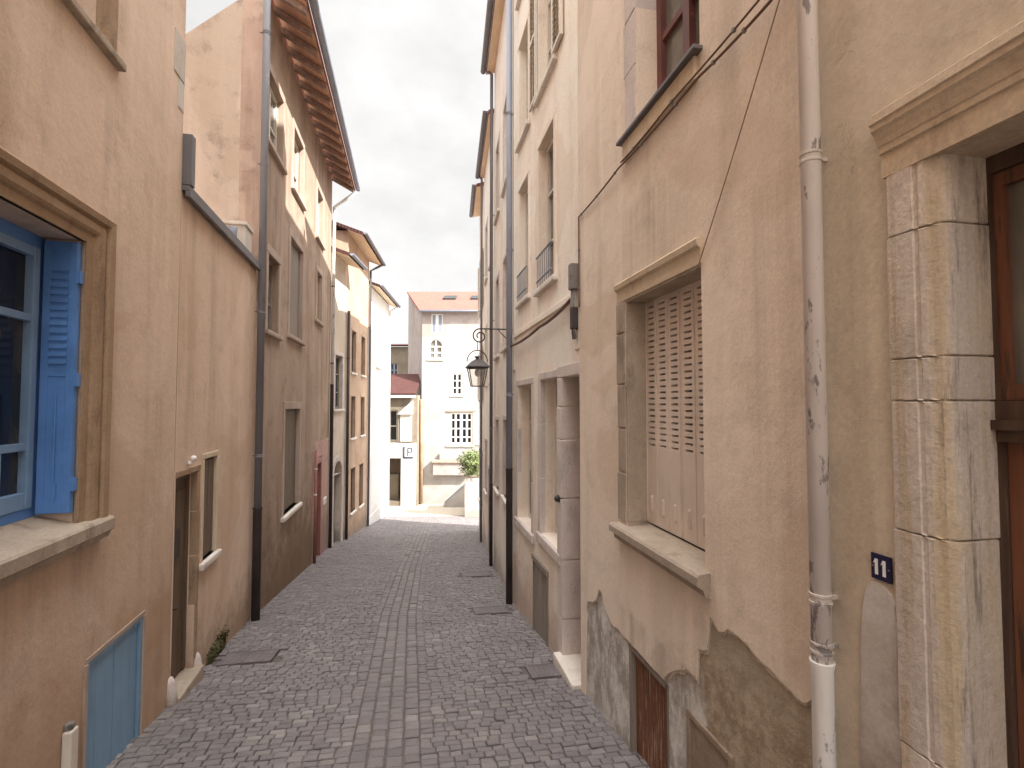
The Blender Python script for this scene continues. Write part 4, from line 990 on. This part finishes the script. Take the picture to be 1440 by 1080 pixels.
# ------------------------------------------------------------------ left: ochre house with six windows
Ln = Frame(L5A, L5B, 'L').len
f = simple_house('ochre_house', 'ochre house with three rows of slim windows beside the arched doorway house', L5A, L5B, 'L', BASE, 7.6, M['L4b'],
    [(.65, 1.3, 3.1, 4.5), (2.2, 2.85, 3.1, 4.5), (.65, 1.3, .92, 2.3), (2.2, 2.85, .92, 2.3), (.75, 1.4, -1.55, -.1), (2.1, 2.75, -1.6, -.12)], M['wood_dark'], M['glass'], M['L4b'], depth=4, surr=.07)
eave(f, -.2, Ln + .08, .5, 7.42, M['tiles_dark'], M['soffit_cream'], gutter=M['zinc_dark'], slope=.35, depth=4)
drainpipe(f, Ln - .05, .07, 7.2, .045, M['zinc_dark'], 'slim grey drainpipe between the ochre and the white house', None, collars=(-.8, 2, 5), cmat=M['zinc_dark'], top_bend=(0, .45, .25))

# ------------------------------------------------------------------ left: white house
Ln = Frame(L6A, L6B, 'L').len
f = house('white_house', 'sunlit white rendered house with cream eave, last on the left', L6A, L6B, 'L', 0, Ln, BASE, 6.7, M['L5'], [(1.6, 2.3, 3.6, 5.0, .1)], 4, splay=-1.5)
w = casement(f, 1.6, 2.3, 3.6, 5.0, .05, M['white'], M['glass_pale'], 2, (4.1, 4.5)); leafs(f, w, 1.63, 2.27, 3.63, 4.97, .015, 2, M['white']); sill(f, w, 1.5, 2.4, 3.6, .07, .06, M['pale_sill'])
bm = bmesh.new(); box(bm, f, .02, Ln - .02, -.01, .03, -3.4, -2.35, .006); build('plinth', bm, M['L5'], f.root)
eave(f, .05, Ln + .1, .4, 6.6, M['tiles_dark'], M['soffit_cream'], gutter=M['zinc_dark'], slope=.35, depth=4)
drainpipe(f, Ln - .04, .06, 6.4, .04, M['white'], 'white drainpipe at the far corner of the sunlit white house', None, collars=(0, 3), cmat=M['white'], top_bend=(0, .38, .25))

# ------------------------------------------------------------------ end of the street: big white house
EA, EB = (-4.76, 27), (3.5, 27)
wp = (.48, 1.1, 5.8, 6.82); wa = (.36, 1.08, 4.42, 5.1); w3 = (1.6, 2.12, 2.5, 3.66); w4 = (1.5, 2.68, -.1, 1.6)
f = Frame(EA, EB, 'L').thing('gabled_white_house', 'white house with red tiled roof facing up the street at its end', 'house', 0, 0, g(27))
E2 = f; Ln = 8.26
bm = bmesh.new()
aw = (wa[1] - wa[0]) / 2; am = (wa[0] + wa[1]) / 2; at = wa[3]
zA = at + aw * 1.0
grid_wall(bm, f, 0, Ln, BASE, 5.6, [(*w3, .1), (*w4, .1), (wa[0], wa[1], wa[2], zA, 0)])
arc = [(am - aw * math.cos(math.pi * k / 12), at + aw * math.sin(math.pi * k / 12)) for k in range(13)]
for (a, za), (b, zb_) in zip(arc, arc[1:]):
    quad(bm, [f.P(a, 0, za), f.P(b, 0, zb_), f.P(b, 0, zA), f.P(a, 0, zA)]); quad(bm, [f.P(a, 0, za), f.P(b, 0, zb_), f.P(b, -.12, zb_), f.P(a, -.12, za)])
for t in wa[:2]: quad(bm, [f.P(t, 0, wa[2]), f.P(t, -.12, wa[2]), f.P(t, -.12, at), f.P(t, 0, at)])
quad(bm, [f.P(wa[0], 0, wa[2]), f.P(wa[1], 0, wa[2]), f.P(wa[1], -.12, wa[2]), f.P(wa[0], -.12, wa[2])])
build('wall', bm, M['E2'], f.root)
bm = bmesh.new(); grid_wall(bm, f, 0, Ln, 5.6, 6.95, [(*wp, .1)]); build('upper_wall', bm, M['E2up'], f.root)
RX, RD, RZ = -1.75, 5.0, 9.0
bm = bmesh.new()
quad(bm, [f.P(0, 0, BASE), f.P(RX, -RD, BASE), f.P(RX, -RD, RZ), f.P(0, 0, 6.95)])
quad(bm, [f.P(RX, -RD, BASE), f.P(Ln, -RD, BASE), f.P(Ln, -RD, RZ), f.P(RX, -RD, RZ)]); quad(bm, [f.P(Ln, 0, BASE), f.P(Ln, -RD, BASE), f.P(Ln, -RD, RZ), f.P(Ln, 0, 6.95)])
build('side_wall', bm, M['E2up'], f.root)
bm = bmesh.new()
bot = [f.P(-.12, .25, 6.9), f.P(Ln, .25, 6.9), f.P(Ln, -RD - .05, RZ + .03), f.P(RX - .1, -RD - .05, RZ + .03)]
v = [bm.verts.new(p + Vector((0, 0, k))) for k in (0, .1) for p in bot]
for q_ in ((0, 1, 2, 3), (4, 5, 6, 7), (0, 1, 5, 4), (1, 2, 6, 5), (2, 3, 7, 6), (3, 0, 4, 7)): bm.faces.new([v[i] for i in q_])
rf = build('roof', bm, M['tiles'], f.root)
for tx in (.75, 2.35):
    bm = bmesh.new(); sl = (RZ - 6.9 + .03) / (RD + .3)
    for (o0, o1) in ((-2.4, -3.3),):
        zz_ = lambda o: 6.9 + (.25 - o) * sl + .105
        v = [bm.verts.new(f.P(t, o, zz_(o) + k)) for k in (0, .09) for (t, o) in ((tx, o0), (tx + .75, o0), (tx + .75, o1), (tx, o1))]
        for q_ in ((0, 1, 2, 3), (4, 5, 6, 7), (0, 1, 5, 4), (1, 2, 6, 5), (2, 3, 7, 6), (3, 0, 4, 7)): bm.faces.new([v[i] for i in q_])
    build('skylight', bm, M['glass'], rf)
bm = bmesh.new(); tube(bm, [f.P(-.12, .3, 6.92), f.P(Ln, .3, 6.92)], .06, 8); build('gutter', bm, M['zinc'], rf, True)
w = casement(f, *wp, .06, M['white'], M['glass_pale'], 2, (6.3,), .06, .14); leafs(f, w, wp[0] + .06, wp[0] + .24, wp[2] + .05, wp[3] - .05, .02, 1, M['zinc']); leafs(f, w, wp[1] - .24, wp[1] - .06, wp[2] + .05, wp[3] - .05, .02, 1, M['zinc'])
w = casement(f, wa[0], wa[1], wa[2], at + .02, .08, M['white'], M['glass_grey'], 2, (4.76,), .07, .08, label='round arched window with small panes')
bm = bmesh.new(); vs = [bm.verts.new(f.P(t, -.1, z)) for t, z in arc]; bm.faces.new(vs); build('arch_pane', bm, M['glass_grey'], w)
bm = bmesh.new(); tube(bm, [f.P(t, -.07, z) for t, z in arc], .04, 6); tube(bm, [f.P(am, -.07, at), f.P(am, -.07, at + aw)], .04, 6); build('arch_frame', bm, M['white'], w)
sill(f, w, wa[0] - .1, wa[1] + .1, wa[2], .08, .06, M['pale_sill'])
w = casement(f, *w3, .07, M['white'], M['glass'], 2, (2.9, 3.28), .07, .06); sill(f, w, w3[0] - .1, w3[1] + .1, w3[2], .07, .05, M['pale_sill'])
w = casement(f, w4[0], w4[1], w4[2], w4[3], .07, M['white'], M['glass'], 4, (.3, .75, 1.2), .09, .06, label='wide ground floor window with many small panes')
bm = bmesh.new(); box(bm, f, 2.02, 2.16, -.1, .0 - .01, w4[2] + .01, w4[3] - .01); build('mullion', bm, M['white'], w)
sill(f, w, w4[0] - .2, w4[1] + .1, w4[2], .08, .08, M['pale_sill'])
bm = bmesh.new(); box(bm, f, w4[0] - .2, w4[1] + .2, -.01, .06, w4[3] + .05, w4[3] + .12); build('lintel', bm, M['sill'], w)
louvred(f, w, w4[1] + .03, w4[1] + .6, w4[2], w4[3], .05, M['offwhite'])
bm = bmesh.new(); jbox(bm, f, .65, 2.6, .002, .32, -1.65, -1.0, .03); 
bx2 = build('cellar_hood', bm, M['E2up'], f.root, label='pinkish rendered hood low on the front')
bm = bmesh.new(); jbox(bm, f, .6, 2.65, .0, .42, -.995, -.85, .02); build('cap', bm, M['sill'], bx2)
bm = bmesh.new(); jbox(bm, f, 1.0, 2.65, .0, .35, -.845, -.5, .02); build('ledge', bm, M['E2'], bx2)
drainpipe(f, .02, .12, 2.3, .09, M['stoneL'], 'thick brownish drainpipe at the left corner of the gabled white house', None, collars=(-1.5, 0), cmat=M['stoneL'], zb=-3.1)

# low annexe with dark red roof
f = house('red_roof_annexe', 'low tan building with dark red roof left of the gabled white house', (-7.4, 26.3), (-4.8, 26.3), 'L', 0, 2.55, BASE, 2.5, M['E1'], [(.2, 1.5, .1, 1.75, .35), (.3, 1.72, -2.92, -.75, .8)], 1.8, 'building')
E1 = f
for nm_, *q_ in (('white_band', 0, 2.5, .04, -.72, .05), ('pier', 1.73, 2.5, .05, -3.15, -.725), ('pier', 0, .29, .05, -3.15, -.725)):
    bm = bmesh.new(); box(bm, f, q_[0], q_[1], -.02, q_[2], q_[3], q_[4], .01); build(nm_, bm, M['L5'], f.root)
bm = bmesh.new(); jbox(bm, f, 1.55, 2.35, -.03, .02, .1, 1.75, .005)
w = build('bay', bm, M['E1'], f.root)
leafs(f, w, 1.68, 2.28, .12, 1.5, -.06, 1, M['offwhite'], planks=4)
bm = bmesh.new()
pr = [(1.55, 1.52), (2.32, 1.52), (2.32, 2.22)]
F_ = [bm.verts.new(f.P(t, .16, z)) for t, z in pr]; K_ = [bm.verts.new(f.P(t, .0, z)) for t, z in pr]; bm.faces.new(F_); bm.faces.new(K_)
for i in range(3): bm.faces.new((F_[i], F_[(i + 1) % 3], K_[(i + 1) % 3], K_[i]))
build('canopy', bm, M['white'], w)
casement(f, .2, 1.5, .1, 1.75, .3, M['offwhite'], M['glass'], 3, (.9,), .08, .07)
bm = bmesh.new(); box(bm, f, .3, 1.72, -.82, -.78, -3.2, -1.9); box(bm, f, .3, 1.72, -.82, -.76, -1.9, -.75)
gd = build('garage_door', bm, M['wood_door'], f.root); 
bm = bmesh.new(); jbox(bm, f, .45, 1.5, -.7, -.55, -3.2, -1.6, .05); build('board', bm, M['E1'], gd)
bm = bmesh.new(); slab(bm, f, -.1, 2.5, (.25, 2.50), (-1.8, 3.62), .08); rf = build('roof', bm, M['tiles_dark'], f.root)
bm = bmesh.new(); box(bm, f, -.1, 2.5, .18, .27, 2.36, 2.495, .01); build('fascia', bm, M['offwhite'], rf)
q = f.thing('street_sign', 'small white square sign with dark blue P and border on white pier', 'sign', 2.13, .06, -.72)
bm = bmesh.new(); box(bm, q, 1.88, 2.36, .052, .075, -.70, -.14, .004); build('panel', bm, M['digit'], q.root)
bm = bmesh.new(); box(bm, q, 1.86, 1.93, .05, .082, -.71, -.13); box(bm, q, 1.93, 2.36, .05, .082, -.71, -.65); build('border', bm, M['plate'], q.root)
bm = bmesh.new(); box(bm, q, 2.06, 2.12, .076, .082, -.6, -.2); box(bm, q, 2.12, 2.26, .076, .082, -.25, -.2); box(bm, q, 2.12, 2.26, .076, .082, -.43, -.38); box(bm, q, 2.26, 2.31, .076, .082, -.43, -.2); build('letter', bm, M['plate'], q.root)
# tan building behind
f = house('tan_building', 'tan building with small dark windows far behind the dark red roof', (-11, 34), (-6, 34), 'L', 0, 4.9, BASE, 5.85, M['E1'], [(2.1, 2.6, 3.9, 4.75, .1), (2.9, 3.4, 3.9, 4.75, .1)], 3, 'building')
for x in ((2.1, 2.6, 3.9, 4.75), (2.9, 3.4, 3.9, 4.75)): casement(f, *x, .08, M['zinc'], M['glass'], 2, (4.3,), .06, .05)
bm = bmesh.new(); slab(bm, f, -.1, 5.0, (.2, 5.86), (-3, 6.3), .1); build('roof', bm, M['tiles_dark'], f.root)

# pillar wall with the shrub, ramp wall
fp = Frame((-1.15, 22.8), (-2.15, 22.8), 'R')
f = fp.thing('garden_wall', 'pinkish garden wall under the green shrub at the end of the right row', 'wall', 0, 0, g(22.8))
bm = bmesh.new(); jbox(bm, f, .0, .94, -2.5, .0, -3.6, -1.2, .02); build('body', bm, M['R5'], f.root)
bm = bmesh.new(); jbox(bm, f, -.02, .98, -2.52, .04, -1.195, -1.1, .02); build('coping', bm, M['sill'], f.root)
q, bm = clump('shrub', f, (.62, -.1, -.55), (.62, .52, .64), 2300, .06, M['leaf'], 'round green shrub growing over the pinkish garden wall', 'shrub')
build('foliage', bm, M['leaf'], q.root)
bm = bmesh.new()
for k in range(7): tube(bm, [q.P(.6, -.2, -1.15), q.P(.6 + random.uniform(-.2, .2), -.2 + random.uniform(-.2, .2), -.8), q.P(.6 + random.uniform(-.4, .4), -.1 + random.uniform(-.3, .3), -.4)], [.02, .014, .006], 6)
build('stem', bm, M['wood_door'], q.root)
f = E2.thing('ramp_wall', 'low white wall of a ramp in front of the gabled white house', 'wall', 1.2, 1.0, -3.18)
bm = bmesh.new()
pr = [(1.3, -3.3), (2.9, -3.3), (2.9, -1.8), (2.6, -1.85), (1.35, -2.95)]
F_ = [bm.verts.new(f.P(t, 1.2, z)) for t, z in pr]; K_ = [bm.verts.new(f.P(t, 1.0, z)) for t, z in pr]; bm.faces.new(F_); bm.faces.new(K_)
for i in range(5): bm.faces.new((F_[i], F_[(i + 1) % 5], K_[(i + 1) % 5], K_[i]))
build('body', bm, M['E2'], f.root)
bm = bmesh.new(); tube(bm, [f.P(1.4, 1.1, -2.9), f.P(2.6, 1.1, -1.8), f.P(2.9, 1.1, -1.76)], .045, 8); build('rail', bm, M['zinc'], f.root, True)

# ------------------------------------------------------------------ ground sheets
def sheet(name, xs, ys, dz, mat):
    bm = bmesh.new()
    for a, b in zip(ys, ys[1:]):
        for c, d_ in zip(xs, xs[1:]):
            quad(bm, [(c, a, g(a) + dz), (d_, a, g(a) + dz), (d_, b, g(b) + dz), (c, b, g(b) + dz)])
    return struct(build(name, bm, mat))
sheet('ground', [-500, -60, -15, 15, 60, 500], [-400, -60, -5, 0, 5, 12, 17, 22, 27, 60, 200, 700], -.12, M['earth'])
XC = [(-6, 1.0), (0, -.15), (3.7, -.9), (7.8, -1.70), (12, -2.35), (18, -3.1), (24, -3.8)]
def xc(y):
    for (a, xa), (b, xb) in zip(XC, XC[1:]):
        if y <= b: return xa + (xb - xa) * (y - a) / (b - a)
    return XC[-1][1]
sheet('street_bed', [-12, -6, -4, -2, 0, 2, 4], [-5, 0, 5, 12, 17, 22, 24.4], -.022, M['joint'])
sheet('plaza', [-9, -6, -3, 0, 3, 9, 15], [22.9, 24, 25.5, 27, 29, 36], -.006, M['plaza'])

def left_edge(y):
    pts = [(-6, -.49), (7.6, -3.8), (14.55, -5.19), (16.2, -5.25), (19.7, -5.55), (24, -5.8)]
    for (a, xa), (b, xb) in zip(pts, pts[1:]):
        if y <= b: return xa + (xb - xa) * (y - a) / (b - a)
    return -5.8
def right_edge(y):
    pts = [(-6, 2.8), (8.6, 0), (12, -.42), (15.7, -.87), (18.4, -1.18), (24, -1.6)]
    for (a, xa), (b, xb) in zip(pts, pts[1:]):
        if y <= b: return xa + (xb - xa) * (y - a) / (b - a)
    return -1.6
COVERS = []
def cover(label, x, y, sx, sy):
    a = math.atan2(-(xc(y + .5) - xc(y - .5)), 1)
    o = bpy.data.objects.new('access_cover', None); o.location = (x, y, g(y)); o.rotation_euler = (0, 0, a); link(o); tag(o, label, 'access cover', 'iron access covers in the street')
    sl = (g(y + .1) - g(y - .1)) / .2
    bm = bmesh.new()
    def bx_(x0, x1, y0, y1, z0, z1):
        v = [bm.verts.new((xx, yy, zz_ + sl * yy)) for zz_ in (z0, z1) for yy in (y0, y1) for xx in (x0, x1)]
        for q_ in ((0, 1, 3, 2), (4, 6, 7, 5), (0, 4, 5, 1), (2, 3, 7, 6), (0, 2, 6, 4), (1, 5, 7, 3)): bm.faces.new([v[i] for i in q_])
    bx_(-sx / 2 + .03, sx / 2 - .03, -sy / 2 + .03, sy / 2 - .03, -.03, .008)
    for k in range(6):
        u_ = -sx / 2 + .06 + (sx - .12) * (k + .5) / 6; bx_(u_ - .012, u_ + .012, -sy / 2 + .05, sy / 2 - .05, .0085, .012)
    build('lid', bm, M['cover'], o); bm = bmesh.new()
    bx_(-sx / 2, -sx / 2 + .027, -sy / 2, sy / 2, -.03, .011); bx_(sx / 2 - .027, sx / 2, -sy / 2, sy / 2, -.03, .011)
    bx_(-sx / 2 + .028, sx / 2 - .028, -sy / 2, -sy / 2 + .027, -.03, .011); bx_(-sx / 2 + .028, sx / 2 - .028, sy / 2 - .027, sy / 2, -.03, .011)
    build('frame', bm, M['cover'], o)
    COVERS.append((x, y, max(sx, sy) * .5 + .03, sx, sy, a))
def atg(px, py):
    F = 720; th = math.atan(28 / 720); u_ = (px - 720) / F; v_ = (540 - py) / F
    dy = math.cos(th) - v_ * math.sin(th); dz = v_ * math.cos(th) + math.sin(th)
    y = 5.0
    for _ in range(40): y = (g(y) - EYE) / (dz / dy)  if False else y + .5 * ((EYE + dz / dy * y) - g(y)) * (-1 / (dz / dy + .12))
    return u_ / dy * y, y
cover('iron access cover in the setts by the orange annexe on the left', -2.99, 5.95, .55, .42)
cover('iron access cover in the setts in front of the recessed door on the right', .38, 5.55, .42, .36)
cover('iron access cover in the setts below the grey cellar hatch on the right', -.33, 8.0, .5, .4)
cover('farthest iron access cover in the setts, beside the cream grey house', -.75, 10.9, .6, .5)

# setts: one block each, slightly tilted and uneven, in courses across the street with a lengthwise gutter
bm = bmesh.new()
def sett(cx, cy, ang, hw, hd, base):
    ca, sa = math.cos(ang), math.sin(ang)
    tx, ty = random.gauss(0, .03), random.gauss(0, .035); h = base + random.gauss(0, .003)
    def P(u, v, z):
        x = cx + u * ca - v * sa; y = cy + u * sa + v * ca
        return (x, y, g(y) + z + u * tx + v * ty)
    j = lambda s: s * random.uniform(.93, 1.04)
    c = [(-j(hw), -j(hd)), (j(hw), -j(hd)), (j(hw), j(hd)), (-j(hw), j(hd))]
    r = [[bm.verts.new(P(u, v, -.03)) for u, v in c], [bm.verts.new(P(u, v, h - .009)) for u, v in c], [bm.verts.new(P(u * .9, v * .87, h - .002)) for u, v in c], [bm.verts.new(P(u * .6, v * .55, h + .001)) for u, v in c]]
    for A_, B_ in zip(r, r[1:]):
        for k in range(4): bm.faces.new((A_[k], A_[(k + 1) % 4], B_[(k + 1) % 4], B_[k]))
    bm.faces.new(r[-1])
def covered(x, y):
    for (cx, cy, R, sx, sy, a) in COVERS:
        u = (x - cx) * math.cos(-a) - (y - cy) * math.sin(-a); v = (x - cx) * math.sin(-a) + (y - cy) * math.cos(-a)
        if abs(u) < sx / 2 + .05 and abs(v) < sy / 2 + .035: return True
    return False
Y = -1.5; row = 0; PITCH = .076
GW = .26
while Y < 23.0:
    a = math.atan2(-(xc(Y + .4) - xc(Y - .4)), .8); ca, sa = math.cos(a), math.sin(a)
    for s in (-1, 1):
        u = GW - .004
        while u < 4.2:
            wd = random.uniform(.08, .128); um = (u + wd / 2) * s
            wob = .02 * mnoise.noise(Vector((um * .8, Y * .5, s)))
            x = xc(Y) + um * ca; y = Y + um * sa + wob + .035 * s * abs(um) * (1 if s > 0 else .4)
            if left_edge(y) - .1 < x < right_edge(y) + .1:
                if not covered(x, y): sett(x, y, a + random.gauss(0, .02), wd / 2 - .0015, PITCH / 2 - .002, -.004 + .012 * min(1, abs(um) / 1.6) - .006)
            u += wd
    row += 1; Y += PITCH
for lane, off in enumerate((-.195, -.065, .065, .195)):
    Y = -1.5
    while Y < 23.0:
        ln = random.uniform(.085, .15); ym = Y + ln / 2
        a = math.atan2(-(xc(ym + .4) - xc(ym - .4)), .8)
        sett(xc(ym) + off * math.cos(a), ym + off * math.sin(a), a + random.gauss(0, .02), .0585 + random.uniform(-.003, .002), ln / 2 - .003, -.013)
        Y += ln
o = struct(build('cobblestones', bm, M['sett']))

# ------------------------------------------------------------------ light
SUN_EL, SUN_DIR = 40, Vector((.876, -.482, 0)).normalized()
wd = bpy.data.worlds.new('World'); S.world = wd; wd.use_nodes = True
nt = wd.node_tree; bg = nt.nodes['Background']; out = [n for n in nt.nodes if n.type == 'OUTPUT_WORLD'][0]
sky = nt.nodes.new('ShaderNodeTexSky'); sky.sky_type = 'NISHITA'; sky.sun_disc = False
sky.sun_elevation = math.radians(SUN_EL); sky.sun_rotation = math.atan2(SUN_DIR.x, SUN_DIR.y)
nt.links.new(sky.outputs[0], bg.inputs[0]); bg.inputs[1].default_value = .15
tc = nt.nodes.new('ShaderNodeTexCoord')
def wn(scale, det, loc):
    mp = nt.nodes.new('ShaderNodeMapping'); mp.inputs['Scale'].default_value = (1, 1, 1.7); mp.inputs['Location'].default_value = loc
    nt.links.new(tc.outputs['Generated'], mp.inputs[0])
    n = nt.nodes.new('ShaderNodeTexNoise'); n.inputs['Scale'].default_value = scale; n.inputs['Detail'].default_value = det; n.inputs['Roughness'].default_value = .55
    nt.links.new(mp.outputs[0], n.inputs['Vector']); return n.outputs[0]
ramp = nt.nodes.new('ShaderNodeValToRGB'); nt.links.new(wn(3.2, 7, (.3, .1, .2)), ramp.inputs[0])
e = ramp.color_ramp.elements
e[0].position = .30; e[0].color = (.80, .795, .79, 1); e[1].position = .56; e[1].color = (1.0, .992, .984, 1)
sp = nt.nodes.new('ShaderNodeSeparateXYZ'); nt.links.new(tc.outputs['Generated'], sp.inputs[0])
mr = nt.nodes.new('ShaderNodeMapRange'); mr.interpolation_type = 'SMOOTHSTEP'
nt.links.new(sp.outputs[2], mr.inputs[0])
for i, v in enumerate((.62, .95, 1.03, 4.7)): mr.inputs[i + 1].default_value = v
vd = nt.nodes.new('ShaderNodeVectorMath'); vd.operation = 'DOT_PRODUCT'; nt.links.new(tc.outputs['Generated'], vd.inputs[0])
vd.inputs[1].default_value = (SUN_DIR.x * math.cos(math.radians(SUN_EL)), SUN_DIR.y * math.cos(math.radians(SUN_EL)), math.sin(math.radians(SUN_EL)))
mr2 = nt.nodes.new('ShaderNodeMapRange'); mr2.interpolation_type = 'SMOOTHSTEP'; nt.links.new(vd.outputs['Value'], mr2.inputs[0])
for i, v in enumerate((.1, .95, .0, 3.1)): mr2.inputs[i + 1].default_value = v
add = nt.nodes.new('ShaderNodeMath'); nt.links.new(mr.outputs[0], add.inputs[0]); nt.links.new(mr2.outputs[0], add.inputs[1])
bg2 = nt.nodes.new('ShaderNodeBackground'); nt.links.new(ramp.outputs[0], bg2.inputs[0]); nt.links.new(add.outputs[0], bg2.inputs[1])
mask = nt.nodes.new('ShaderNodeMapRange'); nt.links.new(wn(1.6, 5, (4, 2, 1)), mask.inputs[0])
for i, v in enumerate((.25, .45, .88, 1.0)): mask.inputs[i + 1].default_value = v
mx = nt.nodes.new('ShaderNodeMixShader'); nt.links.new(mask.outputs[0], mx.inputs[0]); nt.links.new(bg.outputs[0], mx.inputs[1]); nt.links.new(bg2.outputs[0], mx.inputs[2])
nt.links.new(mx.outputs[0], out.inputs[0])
sl = bpy.data.lights.new('sun', 'SUN'); sl.energy = 13.0; sl.angle = math.radians(.5); sl.color = (1, .965, .91)
so = bpy.data.objects.new('sun', sl); link(so)
tos = SUN_DIR * math.cos(math.radians(SUN_EL)) + Vector((0, 0, math.sin(math.radians(SUN_EL))))
so.rotation_euler = tos.to_track_quat('Z', 'Y').to_euler(); so.location = (6, -4, 18)

# ------------------------------------------------------------------ camera
cam = bpy.data.cameras.new('camera'); co = bpy.data.objects.new('camera', cam); link(co)
cam.sensor_fit = 'HORIZONTAL'; cam.sensor_width = 36; cam.lens = 18; cam.clip_end = 2000; cam.clip_start = .05
co.location = (0, 0, EYE); co.rotation_euler = (math.radians(90) + math.atan(28 / 720), 0, 0)
S.camera = co
S.view_settings.view_transform = 'Standard'; S.view_settings.look = 'None'; S.view_settings.exposure = 0
S.cycles.max_bounces = 10; S.cycles.diffuse_bounces = 7
